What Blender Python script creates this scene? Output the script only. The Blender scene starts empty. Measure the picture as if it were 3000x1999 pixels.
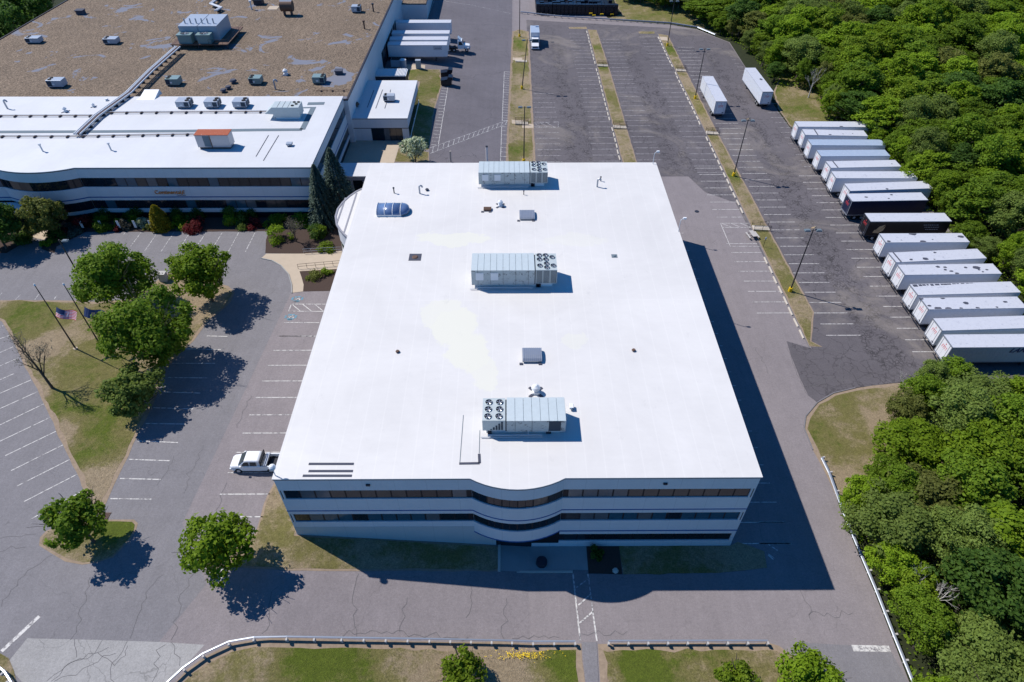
import bpy, bmesh, math, random
from mathutils import Vector, Matrix, noise as mnoise
S = bpy.context.scene
COL = S.collection
rad = math.radians
# ------------------------------------------------------------------ camera
CF, CT, CY, CR, CH = 1898.6, rad(43.618), rad(-0.368), rad(0.0587), 66.5
cam = bpy.data.cameras.new('camera'); camo = bpy.data.objects.new('camera', cam); COL.objects.link(camo)
cam.sensor_width = 36.0; cam.lens = CF / 3000 * 36; cam.clip_start = 1; cam.clip_end = 5000
camo.matrix_world = Matrix.Translation((0, 0, CH)) @ Matrix.Rotation(CY, 4, 'Z') @ Matrix.Rotation(rad(90) - CT, 4, 'X') @ Matrix.Rotation(CR, 4, 'Z')
S.camera = camo
# ------------------------------------------------------------------ light
SUNK = Vector((.735, -.385, -1.0))
w = bpy.data.worlds.new('World'); S.world = w; w.use_nodes = True
nt = w.node_tree; sky = nt.nodes.new('ShaderNodeTexSky'); sky.sky_type = 'NISHITA'; sky.sun_disc = False
sky.sun_elevation = math.atan2(1, math.hypot(SUNK.x, SUNK.y)); sky.sun_rotation = math.atan2(-SUNK.x, -SUNK.y)
sky.air_density = 1.0; sky.dust_density = 0.0; sky.ozone_density = 4.0; sky.altitude = 800
bg = nt.nodes['Background']; tn = nt.nodes.new('ShaderNodeVectorMath'); tn.operation = 'MULTIPLY'; tn.inputs[1].default_value = (.36, 1.18, 1.85); nt.links.new(sky.outputs[0], tn.inputs[0]); nt.links.new(tn.outputs[0], bg.inputs[0]); bg.inputs[1].default_value = 0.06
sl = bpy.data.lights.new('sun', 'SUN'); sl.energy = 4.6; sl.angle = rad(.5); sl.color = (1, .955, .9)
so = bpy.data.objects.new('sun', sl); COL.objects.link(so); so.rotation_euler = SUNK.to_track_quat('-Z', 'Y').to_euler()
so.location = (-80, 40, 100)
S.view_settings.view_transform = 'Standard'; S.view_settings.look = 'None'; S.view_settings.gamma = 1
S.view_settings.use_curve_mapping = False; S.view_settings.exposure = 0.25
try: S.cycles.max_bounces = 6; S.cycles.transparent_max_bounces = 8
except Exception: pass
# ------------------------------------------------------------------ survey helpers: from a mark in the photo to the place on the ground or roof
def g(x): return 2.8 * min(1, max(0, (2 - x) / 25))
def ray(px, py):
    u, v = px - 1500, py - 999.5
    a = (u * math.cos(CR) + v * math.sin(CR)) / CF; b = -(-u * math.sin(CR) + v * math.cos(CR)) / CF
    y = math.cos(CT) + b * math.sin(CT); z = -math.sin(CT) + b * math.cos(CT)
    return Vector((a * math.cos(CY) - y * math.sin(CY), a * math.sin(CY) + y * math.cos(CY), z))
def Q(px, py, z=0):
    r = ray(px, py); t = (z - CH) / r.z; return Vector((r.x * t, r.y * t, z))
def G(px, py):
    z = 0
    for i in range(30):
        p = Q(px, py, z); z = .5 * z + .5 * g(p.x)
    return Vector((p.x, p.y, g(p.x)))
def zat(px, py, Y):
    r = ray(px, py); return CH + r.z * Y / r.y
def t(c, r, x, y): return (c * 750 + x / 3.136, (0, 500, 1000, 1499)[r] + y / 3.136)
def TG(c, r, *xy): return [G(*t(c, r, xy[i], xy[i + 1])) for i in range(0, len(xy), 2)]
# ------------------------------------------------------------------ mesh builder
class MB:
    def __init__(s): s.v = []; s.f = []; s.m = []; s.T = Matrix.Identity(4); s.sm = []
    def add(s, vs, fs, mi=0, smooth=False):
        o = len(s.v)
        for p in vs: s.v.append(tuple(s.T @ Vector(p)))
        for f in fs: s.f.append([i + o for i in f]); s.m.append(mi); s.sm.append(smooth)
        return s
    def box(s, x0, x1, y0, y1, z0, z1, mi=0):
        return s.add([(x0, y0, z0), (x1, y0, z0), (x1, y1, z0), (x0, y1, z0), (x0, y0, z1), (x1, y0, z1), (x1, y1, z1), (x0, y1, z1)],
                     [(0, 3, 2, 1), (4, 5, 6, 7), (0, 1, 5, 4), (1, 2, 6, 5), (2, 3, 7, 6), (3, 0, 4, 7)], mi)
    def quad(s, a, b, c, d, mi=0): return s.add([a, b, c, d], [(0, 1, 2, 3)], mi)
    def cyl(s, x, y, z0, z1, r, n=12, mi=0, r2=None, cap=True, smooth=True):
        r2 = r if r2 is None else r2; vs = []
        for k in range(n):
            a = 2 * math.pi * k / n; vs.append((x + r * math.cos(a), y + r * math.sin(a), z0))
        for k in range(n):
            a = 2 * math.pi * k / n; vs.append((x + r2 * math.cos(a), y + r2 * math.sin(a), z1))
        s.add(vs, [(k, (k + 1) % n, n + (k + 1) % n, n + k) for k in range(n)], mi, smooth)
        if cap: s.add(vs, [tuple(range(n - 1, -1, -1)), tuple(range(n, 2 * n))], mi)
        return s
    def tube(s, p, q, r, n=6, mi=0, r2=None):
        p = Vector(p); q = Vector(q); d = q - p; L = d.length
        if L < 1e-5: return s
        M = Matrix.Translation(p) @ d.to_track_quat('Z', 'Y').to_matrix().to_4x4()
        o = s.T; s.T = o @ M; s.cyl(0, 0, 0, L, r, n, mi, r2); s.T = o; return s
    def path(s, pts, r, n=6, mi=0):
        for a, b in zip(pts, pts[1:]): s.tube(a, b, r, n, mi)
        return s
    def prism(s, poly, z0, z1, mi=0, mtop=None):
        n = len(poly); vs = [(p[0], p[1], z0) for p in poly] + [(p[0], p[1], z1) for p in poly]
        s.add(vs, [(k, (k + 1) % n, n + (k + 1) % n, n + k) for k in range(n)] + [tuple(range(n - 1, -1, -1))], mi)
        s.add(vs, [tuple(range(n, 2 * n))], mi if mtop is None else mtop); return s
    def build(s, name, mats, parent=None, loc=None, rz=0, bevel=0):
        me = bpy.data.meshes.new(name); me.from_pydata(s.v, [], s.f)
        if not isinstance(mats, (list, tuple)): mats = [mats]
        for m in mats: me.materials.append(m)
        for p, mi, sm in zip(me.polygons, s.m, s.sm): p.material_index = mi; p.use_smooth = sm
        me.update()
        o = bpy.data.objects.new(name, me); COL.objects.link(o)
        if parent: o.parent = parent
        if loc is not None: o.location = loc
        o.rotation_euler.z = rz
        if bevel:
            b = o.modifiers.new('b', 'BEVEL'); b.width = bevel; b.segments = 2; b.limit_method = 'ANGLE'
        return o
def tag(o, label=None, cat=None, group=None, kind=None):
    if label: o['label'] = label
    if cat: o['category'] = cat
    if group: o['group'] = group
    if kind: o['kind'] = kind
    return o
def thing(name, label, cat, loc=(0, 0, 0), rz=0, group=None):
    o = bpy.data.objects.new(name, None); COL.objects.link(o); o.empty_display_size = .5
    o.location = loc; o.rotation_euler.z = rz; return tag(o, label, cat, group)
def copy_thing(o, loc, rz=0, label=None, scale=None):
    r = o.copy(); COL.objects.link(r); r.location = loc; r.rotation_euler.z = rz
    if label: r['label'] = label
    if scale: r.scale = scale
    for ch in list(o.children):
        c = ch.copy(); COL.objects.link(c); c.parent = r
        for gr in ch.children:
            d = gr.copy(); COL.objects.link(d); d.parent = c
    return r
# ------------------------------------------------------------------ materials
class N:
    def __init__(s, name):
        s.m = bpy.data.materials.new(name); s.m.use_nodes = True; s.t = s.m.node_tree; s.b = s.t.nodes['Principled BSDF']
        s.b.inputs['Specular IOR Level'].default_value = .3
        s.geo = s.t.nodes.new('ShaderNodeNewGeometry'); s.pos = s.geo.outputs['Position']
    def L(s, a, b): s.t.links.new(a, b)
    def val(s, sock, v):
        if isinstance(v, (int, float)): sock.default_value = v
        elif isinstance(v, (tuple, list)): sock.default_value = tuple(v) + ((1,) if len(v) == 3 and len(sock.default_value) == 4 else ())
        else: s.L(v, sock)
    def noise(s, scale, det=3, rough=.55, vec=None, dist=0):
        n = s.t.nodes.new('ShaderNodeTexNoise'); n.inputs['Scale'].default_value = scale; n.inputs['Detail'].default_value = det
        n.inputs['Roughness'].default_value = rough; n.inputs['Distortion'].default_value = dist; s.L(vec or s.pos, n.inputs['Vector']); return n.outputs['Fac']
    def voro(s, scale, feat='DISTANCE_TO_EDGE', vec=None, out='Distance'):
        n = s.t.nodes.new('ShaderNodeTexVoronoi'); n.feature = feat; n.inputs['Scale'].default_value = scale; s.L(vec or s.pos, n.inputs['Vector']); return n.outputs[out]
    def math(s, op, a, b=0, c=0):
        n = s.t.nodes.new('ShaderNodeMath'); n.operation = op; s.val(n.inputs[0], a); s.val(n.inputs[1], b); s.val(n.inputs[2], c); return n.outputs[0]
    def ramp(s, f, a, b, lo=0.0, hi=1.0):
        n = s.t.nodes.new('ShaderNodeMapRange'); n.interpolation_type = 'SMOOTHSTEP'; s.val(n.inputs[0], f)
        for i, v in enumerate((a, b, lo, hi)): n.inputs[i + 1].default_value = v
        return n.outputs[0]
    def mix(s, f, a, b, mode='MIX'):
        n = s.t.nodes.new('ShaderNodeMix'); n.data_type = 'RGBA'; n.blend_type = mode; s.val(n.inputs[0], f); s.val(n.inputs[6], a); s.val(n.inputs[7], b); return n.outputs[2]
    def mul(s, col, f):
        n = s.t.nodes.new('ShaderNodeVectorMath'); n.operation = 'SCALE'; s.val(n.inputs[0], col); s.val(n.inputs[3], f); return n.outputs[0]
    def xyz(s):
        n = s.t.nodes.new('ShaderNodeSeparateXYZ'); s.L(s.pos, n.inputs[0]); return n.outputs
    def scaled(s, v):
        n = s.t.nodes.new('ShaderNodeVectorMath'); n.operation = 'MULTIPLY'; s.L(s.pos, n.inputs[0]); n.inputs[1].default_value = v; return n.outputs[0]
    def warp(s, amt, scale):
        a = s.t.nodes.new('ShaderNodeTexNoise'); a.inputs['Scale'].default_value = scale; a.inputs['Detail'].default_value = 3; s.L(s.pos, a.inputs['Vector'])
        m = s.t.nodes.new('ShaderNodeVectorMath'); m.operation = 'MULTIPLY_ADD'; s.L(a.outputs['Color'], m.inputs[0]); m.inputs[1].default_value = (amt, amt, amt); s.L(s.pos, m.inputs[2]); return m.outputs[0]
    def bump(s, f, dist=.05, st=.5):
        n = s.t.nodes.new('ShaderNodeBump'); n.inputs['Strength'].default_value = st; n.inputs['Distance'].default_value = dist; s.L(f, n.inputs['Height']); s.L(n.outputs[0], s.b.inputs['Normal'])
    def fin(s, col, rough=.8, metal=0):
        s.val(s.b.inputs['Base Color'], col); s.val(s.b.inputs['Roughness'], rough); s.b.inputs['Metallic'].default_value = metal; return s.m
def simple(name, c, rough=.6, metal=0, var=.12, scale=1.5, bump=0):
    n = N(name); f = n.noise(scale, 5, .65); k = n.math('MULTIPLY_ADD', f, var * 2, 1 - var)
    if bump: n.bump(n.noise(scale * 8, 3), .02, bump)
    return n.fin(n.mul(c, k), rough, metal)
def asphalt(name, c, crack=.12, dark=.55, bands=(), patch=.16, tint=(1, 1, 1)):
    n = N(name)
    big = n.noise(.055, 5, .6, dist=.6); mid = n.noise(.5, 5, .7); fine = n.noise(9, 3, .8); st = n.noise(1.0, 4, .6, vec=n.scaled((1.4, .07, 1)))
    k = n.math('MULTIPLY_ADD', big, patch * 2.6, 1 - patch * 1.3)
    k = n.math('MULTIPLY', k, n.math('MULTIPLY_ADD', mid, .34, .83)); k = n.math('MULTIPLY', k, n.math('MULTIPLY_ADD', fine, .7, .65)); k = n.math('MULTIPLY', k, n.math('MULTIPLY_ADD', n.noise(3.6, 2, .9), .5, .75)); k = n.math('MULTIPLY', k, n.math('MULTIPLY_ADD', st, .2, .9))
    wv = n.warp(2.2, .5)
    e = n.voro(crack, vec=wv); gate = n.ramp(n.noise(.11, 2), .42, .56)
    cr = n.math('MULTIPLY', n.ramp(e, .012 * crack, .05 * crack, 1, 0), gate)
    if bands:
        x, y, z = n.xyz(); wx = n.math('ADD', x, n.math('MULTIPLY_ADD', n.noise(.16, 3), 5, -2.5)); tot = None
        for bx, bw, y0, y1 in bands:
            d = n.math('ABSOLUTE', n.math('SUBTRACT', wx, bx)); m = n.ramp(d, bw * .4, bw * 1.1, 1, 0)
            m = n.math('MULTIPLY', m, n.ramp(y, y0 - 8, y0 + 8, 0, 1)); m = n.math('MULTIPLY', m, n.ramp(y, y1 - 8, y1 + 8, 1, 0))
            tot = m if tot is None else n.math('MAXIMUM', tot, m)
        tot = n.math('MULTIPLY', tot, n.ramp(n.noise(.5, 4), .4, .58))
        e2 = n.voro(1.5, vec=n.warp(1.1, 1.3)); c2 = n.math('MULTIPLY', n.ramp(e2, .04, .14, 1, 0), tot)
        e3 = n.voro(.42, vec=n.warp(1.8, .9)); c3 = n.math('MULTIPLY', n.ramp(e3, .010, .034, 1, 0), n.ramp(n.noise(.09, 3), .38, .52))
        cr = n.math('MAXIMUM', cr, n.math('MAXIMUM', c2, n.math('MULTIPLY', c3, .55)))
    k = n.math('MULTIPLY', k, n.math('MULTIPLY_ADD', cr, -dark, 1))
    col = n.mul(c, k)
    if bands: col = n.mix(n.math('MULTIPLY', n.ramp(n.noise(.06, 6, .68, dist=.8), .50, .68), .42), col, n.mul((.27, .235, .20), n.math('MULTIPLY_ADD', fine, .5, .75)))
    n.bump(fine, .02, .35); return n.fin(col, .9)
def grass(name, dry=.5, blobs=()):
    n = N(name); sh = None
    if blobs:
        x, y, z = n.xyz()
        for bx, by, br, am in blobs:
            d = n.math('SQRT', n.math('ADD', n.math('POWER', n.math('SUBTRACT', x, bx), 2), n.math('POWER', n.math('SUBTRACT', y, by), 2)))
            m = n.ramp(n.math('ADD', d, n.math('MULTIPLY_ADD', n.noise(.35, 5, .7), br * 1.6, -br * .8)), br * .1, br * 1.35, am, 0); sh = m if sh is None else n.math('ADD', sh, m)
    a = n.noise(.13, 5, .62, dist=.4); b = n.noise(.9, 5, .7); c = n.noise(5.5, 4, .75); d = n.noise(22, 2, .8)
    f = n.math('ADD', n.math('MULTIPLY', a, .62), n.math('ADD', n.math('MULTIPLY', b, .26), n.math('MULTIPLY', c, .12)))
    if sh is not None: f = n.math('SUBTRACT', f, sh)
    green = n.mix(b, (.085, .120, .010), (.140, .170, .020)); olive = n.mix(c, (.155, .145, .040), (.25, .215, .080)); tan = n.mix(c, (.29, .22, .13), (.44, .34, .22))
    col = n.mix(n.ramp(f, .46 - dry * .20, .58 - dry * .18), green, olive); col = n.mix(n.ramp(f, .56 - dry * .15, .68 - dry * .12), col, tan)
    k = n.math('MULTIPLY', n.math('MULTIPLY_ADD', n.noise(2.3, 3, .9), 1.1, .45), n.math('MULTIPLY', n.math('MULTIPLY_ADD', c, .9, .55), n.math('MULTIPLY_ADD', d, .9, .55)))
    n.bump(n.math('ADD', c, d), .25, .7); return n.fin(n.mul(col, k), 1)
M = {}
M['road'] = asphalt('road_asphalt', (.215, .190, .192), .11, .16, patch=.10)
M['road_left'] = asphalt('old_asphalt', (.182, .173, .180), .09, .16, patch=.12)
M['lot'] = asphalt('cracked_lot_asphalt', (.112, .101, .108), .16, .62, bands=((14.0, 2.2, 118, 200), (17.2, 1.6, 118, 165), (34.0, 2.2, 118, 190), (37.2, 1.4, 118, 170), (56.0, 2.4, 60, 190), (53.5, 1.2, 60, 120)), patch=.24)
M['load'] = asphalt('loading_asphalt', (.135, .124, .136), .14, .45, patch=.22)
M['drive'] = asphalt('driveway_asphalt', (.30, .29, .28), .2, .25, patch=.2)
M['grass'] = grass('mown_grass', .35); M['drygrass'] = grass('dry_grass', 1.15); M['midgrass'] = grass('patchy_grass', .8); 
M['dirt'] = simple('bare_dirt', (.27, .205, .145), 1, 0, .45, 2.2, .6); M['mulch'] = simple('bark_mulch', (.060, .040, .032), 1, 0, .5, 6, .8)
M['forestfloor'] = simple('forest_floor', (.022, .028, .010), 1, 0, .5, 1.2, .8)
M['paint'] = None
def paintmat(name, c, wear):
    n = N(name); k = n.noise(2.2, 5, .75); f = n.ramp(k, .40 - wear, .56 - wear * .4); return n.fin(n.mix(f, n.mul((.17, .16, .165), 1), c), .7)
M['paint'] = paintmat('white_marking_paint', (.56, .54, .51), .03); M['paintworn'] = paintmat('worn_marking_paint', (.48, .47, .46), -.02)
M['paintblue'] = paintmat('blue_marking_paint', (.09, .26, .35), .0)
M['crack'] = simple('tar_crack', (.115, .110, .112), .9, 0, .5, 3)
def conc(name, c, pan=0):
    n = N(name); k = n.math('MULTIPLY_ADD', n.noise(.7, 6, .7), .3, .85); k = n.math('MULTIPLY', k, n.math('MULTIPLY_ADD', n.noise(12, 2), .16, .92))
    return n.fin(n.mul(c, k), .9)
M['conc'] = conc('tan_concrete', (.45, .37, .28)); M['concgrey'] = conc('grey_concrete', (.30, .30, .29)); M['block'] = conc('pale_block_concrete', (.52, .47, .40))
def membrane(name, c, seam=1.9, seamc=1.12, stains=False):
    n = N(name); x, y, z = n.xyz()
    fx = n.math('ABSOLUTE', n.math('SUBTRACT', n.math('FRACT', n.math('DIVIDE', x, seam)), .5))
    ln = n.ramp(fx, .46, .475)
    fy = n.math('ABSOLUTE', n.math('SUBTRACT', n.math('FRACT', n.math('DIVIDE', y, 31.7)), .5)); ln2 = n.ramp(fy, .4965, .498)
    k = n.math('MULTIPLY_ADD', n.noise(.07, 6, .68, dist=.7), .34, .82); k = n.math('MULTIPLY', k, n.math('MULTIPLY_ADD', n.noise(.8, 5, .7, vec=n.scaled((.5, 2.0, 1))), .09, .955))
    k = n.math('MULTIPLY', k, n.math('MULTIPLY_ADD', n.math('MAXIMUM', ln, n.math('MULTIPLY', ln2, .6)), seamc - 1, 1))
    col = n.mul(c, k)
    if stains:
        wx = n.math('ADD', x, n.math('MULTIPLY_ADD', n.noise(.25, 5, .65), 5, -2.5)); wy = n.math('ADD', y, n.math('MULTIPLY_ADD', n.noise(.3, 5, .65, vec=n.scaled((1, 1, 7))), 5, -2.5)); tot = None
        for sx, sy, rx, ry, am in ((-6.6, 58.5, 2.8, 3.2, .9), (-4.6, 54, 2.6, 3.6, .9), (-8.4, 61, 2.4, 2.6, .7), (-2.6, 50.5, 1.6, 2.6, .7), (-8, 77, 5.5, 1.5, .8), (9.5, 76.5, 4.5, 1.6, .35), (7.5, 56, 1.6, 1.4, .5)):
            d = n.math('ADD', n.math('POWER', n.math('DIVIDE', n.math('SUBTRACT', wx, sx), rx), 2), n.math('POWER', n.math('DIVIDE', n.math('SUBTRACT', wy, sy), ry), 2)); m = n.ramp(d, .8, 1.15, am, 0); tot = m if tot is None else n.math('MAXIMUM', tot, m)
        col = n.mix(tot, col, (.655, .64, .545)); dk = n.math('MULTIPLY', n.ramp(n.noise(.45, 7, .8, vec=n.scaled((1, .5, 1))), .57, .74), .22); col = n.mix(dk, col, (.30, .29, .28))
    n.bump(n.noise(1.2, 3), .01, .15); return n.fin(col, .55)
M['roof'] = membrane('white_roof_membrane', (.62, .60, .575), 1.9, 1.04, True); M['roof2'] = membrane('wing_roof_membrane', (.57, .575, .585), 2.3, .975)
def gravel():
    n = N('brown_gravel_roof'); a = n.noise(.09, 5, .6); b = n.math('MULTIPLY_ADD', n.noise(2.6, 2, .9), .6, n.math('MULTIPLY', n.noise(7, 3, .9), .4)); c = n.noise(1.1, 4, .7, vec=n.scaled((1, .35, 1)))
    col = n.mix(n.ramp(b, .36, .64), (.052, .038, .027), (.31, .232, .162)); col = n.mul(col, n.math('MULTIPLY_ADD', c, 1.0, .42)); col = n.mul(col, n.math('MULTIPLY_ADD', a, .5, .75))
    p = n.math('MULTIPLY', n.ramp(n.noise(.13, 5, .6, dist=1.0), .60, .625), 1); col = n.mix(p, col, (.17, .18, .22)); n.bump(b, .06, .6); return n.fin(col, .95)
M['gravel'] = gravel()
def panelwall(name, c):
    n = N(name); k = n.math('MULTIPLY_ADD', n.noise(.5, 5, .6), .14, .93); k = n.math('MULTIPLY', k, n.math('MULTIPLY_ADD', n.noise(14, 2, .8), .3, .85))
    x, y, z = n.xyz(); fx = n.math('ABSOLUTE', n.math('SUBTRACT', n.math('FRACT', n.math('DIVIDE', n.math('ADD', x, y), 3.15)), .5)); k = n.math('MULTIPLY', k, n.ramp(fx, .488, .494, 1, .88))
    n.bump(n.noise(14, 2, .8), .02, .4); return n.fin(n.mul(c, k), .85)
M['wall'] = panelwall('white_wall_panel', (.62, .62, .63)); M['wallconc'] = panelwall('lower_concrete_wall', (.46, .47, .47))
M['stripe'] = simple('blue_stripe', (.02, .09, .28), .5); M['coping'] = simple('dark_coping', (.03, .025, .03), .5)
M['white'] = simple('white_paint', (.70, .71, .72), .4, 0, .06, .7)
def glassm(name, c, rough=.06):
    n = N(name); n.b.inputs['Specular IOR Level'].default_value = .5; return n.fin(n.mul(c, n.math('MULTIPLY_ADD', n.noise(.9, 2), .5, .75)), rough)
M['gl0'] = glassm('dark_glass', (.008, .016, .024)); M['gl1'] = glassm('glass_with_brown_blind', (.055, .048, .046), .12); M['gl2'] = glassm('glass_with_painted_sky_blue', (.030, .085, .125), .1); M['gl3'] = glassm('glass_with_grey_blind', (.10, .11, .12), .15)  # blue panes have the sky's reflection put into their colour
M['frame'] = simple('black_window_frame', (.010, .012, .018), .4)
M['darkroom'] = simple('painted_recess_shade', (.010, .011, .014), .9)  # near-black colour stands in for the shade inside openings
def metal(name, c, rough=.45, peel=None, metal_=.15, seam=None):
    n = N(name); k = n.math('MULTIPLY_ADD', n.noise(2.0, 6, .7), .24, .88); col = n.mul(c, k)
    if peel: col = n.mix(n.ramp(n.noise(1.9, 8, .78, dist=.3), peel[1], peel[1] + .03), col, peel[0])
    return n.fin(col, rough, metal_)
M['rtu'] = metal('pale_green_grey_sheet_metal', (.46, .51, .51), .45, ((.14, .15, .16), .645)); M['rtupeel'] = metal('peeling_sheet_metal', (.40, .45, .46), .5, ((.15, .16, .17), .555))
M['rtutop'] = metal('pale_unit_top', (.50, .56, .57), .45, ((.20, .2, .2), .68)); M['galv'] = metal('galvanised_steel', (.34, .37, .42), .35, None, .5); M['dkmetal'] = metal('dark_metal', (.03, .035, .05), .5)
M['coil'] = simple('dark_coil', (.025, .045, .07), .6); M['greyunit'] = metal('grey_unit_metal', (.36, .40, .46), .4); M['greenunit'] = metal('green_unit_metal', (.19, .27, .27), .45, ((.10, .08, .06), .62))
M['rust'] = metal('rusty_roof', (.33, .085, .04), .8, ((.45, .30, .22), .60), 0); M['black'] = simple('black_plastic', (.012, .014, .022), .35, 0, .4, 2)
M['pvc'] = simple('pale_pipe', (.55, .57, .6), .4); M['strip'] = simple('grey_walkway_strip', (.13, .17, .20), .8); M['brownpipe'] = simple('rusty_pipe', (.12, .07, .05), .7)
M['yellow'] = simple('yellow_paint', (.62, .42, .01), .5); M['pole'] = simple('bronze_pole', (.05, .045, .045), .5); M['tyre'] = simple('tyre_rubber', (.012, .012, .013), .85); M['rim'] = metal('wheel_rim', (.55, .56, .58), .35, None, .4)
M['trw'] = metal('white_trailer_skin', (.66, .68, .72), .4, None, .05); M['trb'] = simple('navy_trailer_skin', (.010, .016, .045), .3, 0, .2, .8); M['trk'] = simple('black_trailer_skin', (.006, .006, .010), .3, 0, .3, .8)
M['trg'] = metal('grey_green_trailer_skin', (.36, .42, .42), .4, None, .05)
M['trroof'] = metal('trailer_roof_sheet', (.52, .53, .57), .45, ((.40, .41, .46), .58), .05); M['trroofblue'] = metal('bluish_trailer_roof_sheet', (.33, .40, .50), .45, ((.40, .45, .55), .56), .05)
M['red'] = simple('red_lettering', (.60, .05, .06), .5); M['patch'] = simple('dark_roof_patch', (.06, .065, .09), .8); M['door'] = simple('white_trailer_door', (.70, .71, .73), .4, 0, .1, .8)
M['orange'] = simple('orange_lettering', (.75, .22, .02), .5); M['inkblue'] = simple('dark_blue_lettering', (.01, .03, .10), .5); M['tan'] = simple('tan_emblem', (.42, .30, .17), .6); M['grey'] = simple('grey_lettering', (.25, .25, .28), .6)
M['bark'] = simple('tree_bark', (.085, .068, .055), .95, 0, .35, 4); M['birch'] = simple('pale_birch_bark', (.42, .40, .37), .8, 0, .3, 4)
M['wood'] = simple('weathered_wood', (.42, .40, .38), .8); M['railpaint'] = simple('brown_railing_paint', (.035, .02, .015), .5); M['car'] = simple('white_car_paint', (.74, .75, .76), .22, 0, .03, 1)
M['carglass'] = glassm('vehicle_glass', (.02, .035, .04), .05)
def leafmat(name, a, b, trans=.42):
    n = N(name); r = n.geo.outputs['Random Per Island']; oi = n.t.nodes.new('ShaderNodeObjectInfo')
    f = n.math('ADD', n.math('MULTIPLY', r, .6), n.math('MULTIPLY', n.noise(.9, 3, .6), .4)); col = n.mix(f, a, b)
    k = n.math('MULTIPLY_ADD', oi.outputs['Random'], .35, .82); col = n.mul(col, k)
    n.val(n.b.inputs['Base Color'], col); n.b.inputs['Roughness'].default_value = .65; n.b.inputs['Specular IOR Level'].default_value = .15
    tr = n.t.nodes.new('ShaderNodeBsdfTranslucent'); n.L(n.mul(col, 1.25), tr.inputs[0]); mx = n.t.nodes.new('ShaderNodeMixShader'); mx.inputs[0].default_value = trans
    n.L(n.b.outputs[0], mx.inputs[1]); n.L(tr.outputs[0], mx.inputs[2]); n.L(mx.outputs[0], n.t.nodes['Material Output'].inputs[0]); return n.m
M['lfa'] = leafmat('leaf_bright_green', (.102, .182, .009), (.25, .36, .020)); M['lfb'] = leafmat('leaf_mid_green', (.074, .142, .010), (.185, .275, .020)); M['lfc'] = leafmat('leaf_grey_green', (.095, .145, .026), (.215, .285, .060))
M['lfd'] = leafmat('leaf_yellow_green', (.105, .18, .010), (.24, .33, .024)); M['lfe'] = leafmat('leaf_dark_green', (.036, .090, .013), (.10, .175, .028)); M['lff'] = leafmat('spruce_needles', (.030, .052, .040), (.085, .125, .095), .1)
M['lfr'] = leafmat('leaf_dark_red', (.085, .012, .016), (.20, .03, .03)); M['lfw'] = leafmat('white_blossom_leaf', (.16, .22, .09), (.62, .66, .50)); M['lfy'] = leafmat('golden_foliage', (.13, .12, .008), (.32, .27, .02)); M['lfo'] = leafmat('olive_brown_leaf', (.09, .115, .022), (.20, .215, .05)); M['lfg'] = leafmat('sparse_grey_twigs', (.10, .09, .07), (.20, .19, .14))
# ------------------------------------------------------------------ ground sheets
def ragged(pts, amp, step=1.2, seed=0):
    out = []; n = len(pts)
    for i in range(n):
        a = Vector(pts[i][:2]); b = Vector(pts[(i + 1) % n][:2]); L = (b - a).length; k = max(1, int(L / step))
        d = (b - a).normalized() if L > 0 else Vector((1, 0)); nn = Vector((d.y, -d.x))
        for j in range(k):
            p = a.lerp(b, j / k); f = mnoise.noise(Vector((p.x * .6, p.y * .6, seed))) + .6 * mnoise.noise(Vector((p.x * 2.1, p.y * 2.1, seed + 7)))
            p = p + nn * f * amp; out.append((p.x, p.y))
    return out
def sheet(name, pts, off, mat, rag=0, kind='structure', flat=False):
    if rag: pts = ragged(pts, rag, seed=len(pts))
    bm = bmesh.new(); vs = [bm.verts.new((p[0], p[1], 0)) for p in pts]; f = bm.faces.new(vs); f.normal_update()
    if f.normal.z < 0: f.normal_flip()
    bmesh.ops.triangulate(bm, faces=bm.faces[:])
    for x in (-23, 2):
        bmesh.ops.bisect_plane(bm, geom=bm.verts[:] + bm.edges[:] + bm.faces[:], plane_co=(x, 0, 0), plane_no=(1, 0, 0))
    for v in bm.verts: v.co.z = g(v.co.x) + off
    me = bpy.data.meshes.new(name); bm.to_mesh(me); bm.free(); me.materials.append(mat)
    o = bpy.data.objects.new(name, me); COL.objects.link(o); o['kind'] = kind; return o
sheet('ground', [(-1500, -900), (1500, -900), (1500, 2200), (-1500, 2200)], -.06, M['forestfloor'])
# asphalt: one old sheet under everything paved
sheet('parking_lot', TG(3, 3, 1330, 1650, 1130, 1130, 970, 720, 760, 220, 670, 0) + TG(3, 2, 560, 1210, 440, 1050, 380, 900, 325, 780, 350, 680, 450, 560, 600, 470, 800, 425, 1050, 395, 1250, 370) + [Vector((66, 57, 0)), Vector((80, 57, 0)), Vector((80, 124, 0))] + TG(3, 0, 205, 1180, 95, 1030, 50, 960) + TG(2, 0, 2140, 610, 2000, 390, 1870, 340, 1700, 270, 1450, 225, 900, 185) + [Vector((24, 245, 0)), Vector((-40, 245, 0)), Vector((-40, 90, 0)), Vector((-150, 96, 0)), Vector((-150, -20, 0)), Vector((55, -20, 0))], 0, M['road'])
sheet('old_lot_surface', [(-36, 38), (-31, 31), (-36, 20), (-70, -10), (-150, -10), (-150, 96), (-42, 94.6), (-33.5, 80)], .004, M['road_left'])
lotpts = [(5.7, 118), (36.5, 118), (38.5, 112), (43.5, 108), (44.5, 68)] + [tuple(G(*t(3, 2, *p)).xy) for p in ((170, 0), (210, 130), (290, 330), (370, 500))] + [tuple(G(*t(3, 2, *p)).xy) for p in ((450, 560), (600, 472), (800, 428), (1050, 398), (1250, 374))] + [(66, 57.5), (79, 57.5), (79, 124)] + [tuple(p.xy) for p in TG(3, 0, 200, 1178, 92, 1030, 48, 960) + TG(2, 0, 2135, 610, 1995, 392, 1868, 343, 1690, 273)] + [(5.7, 214)]
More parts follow.
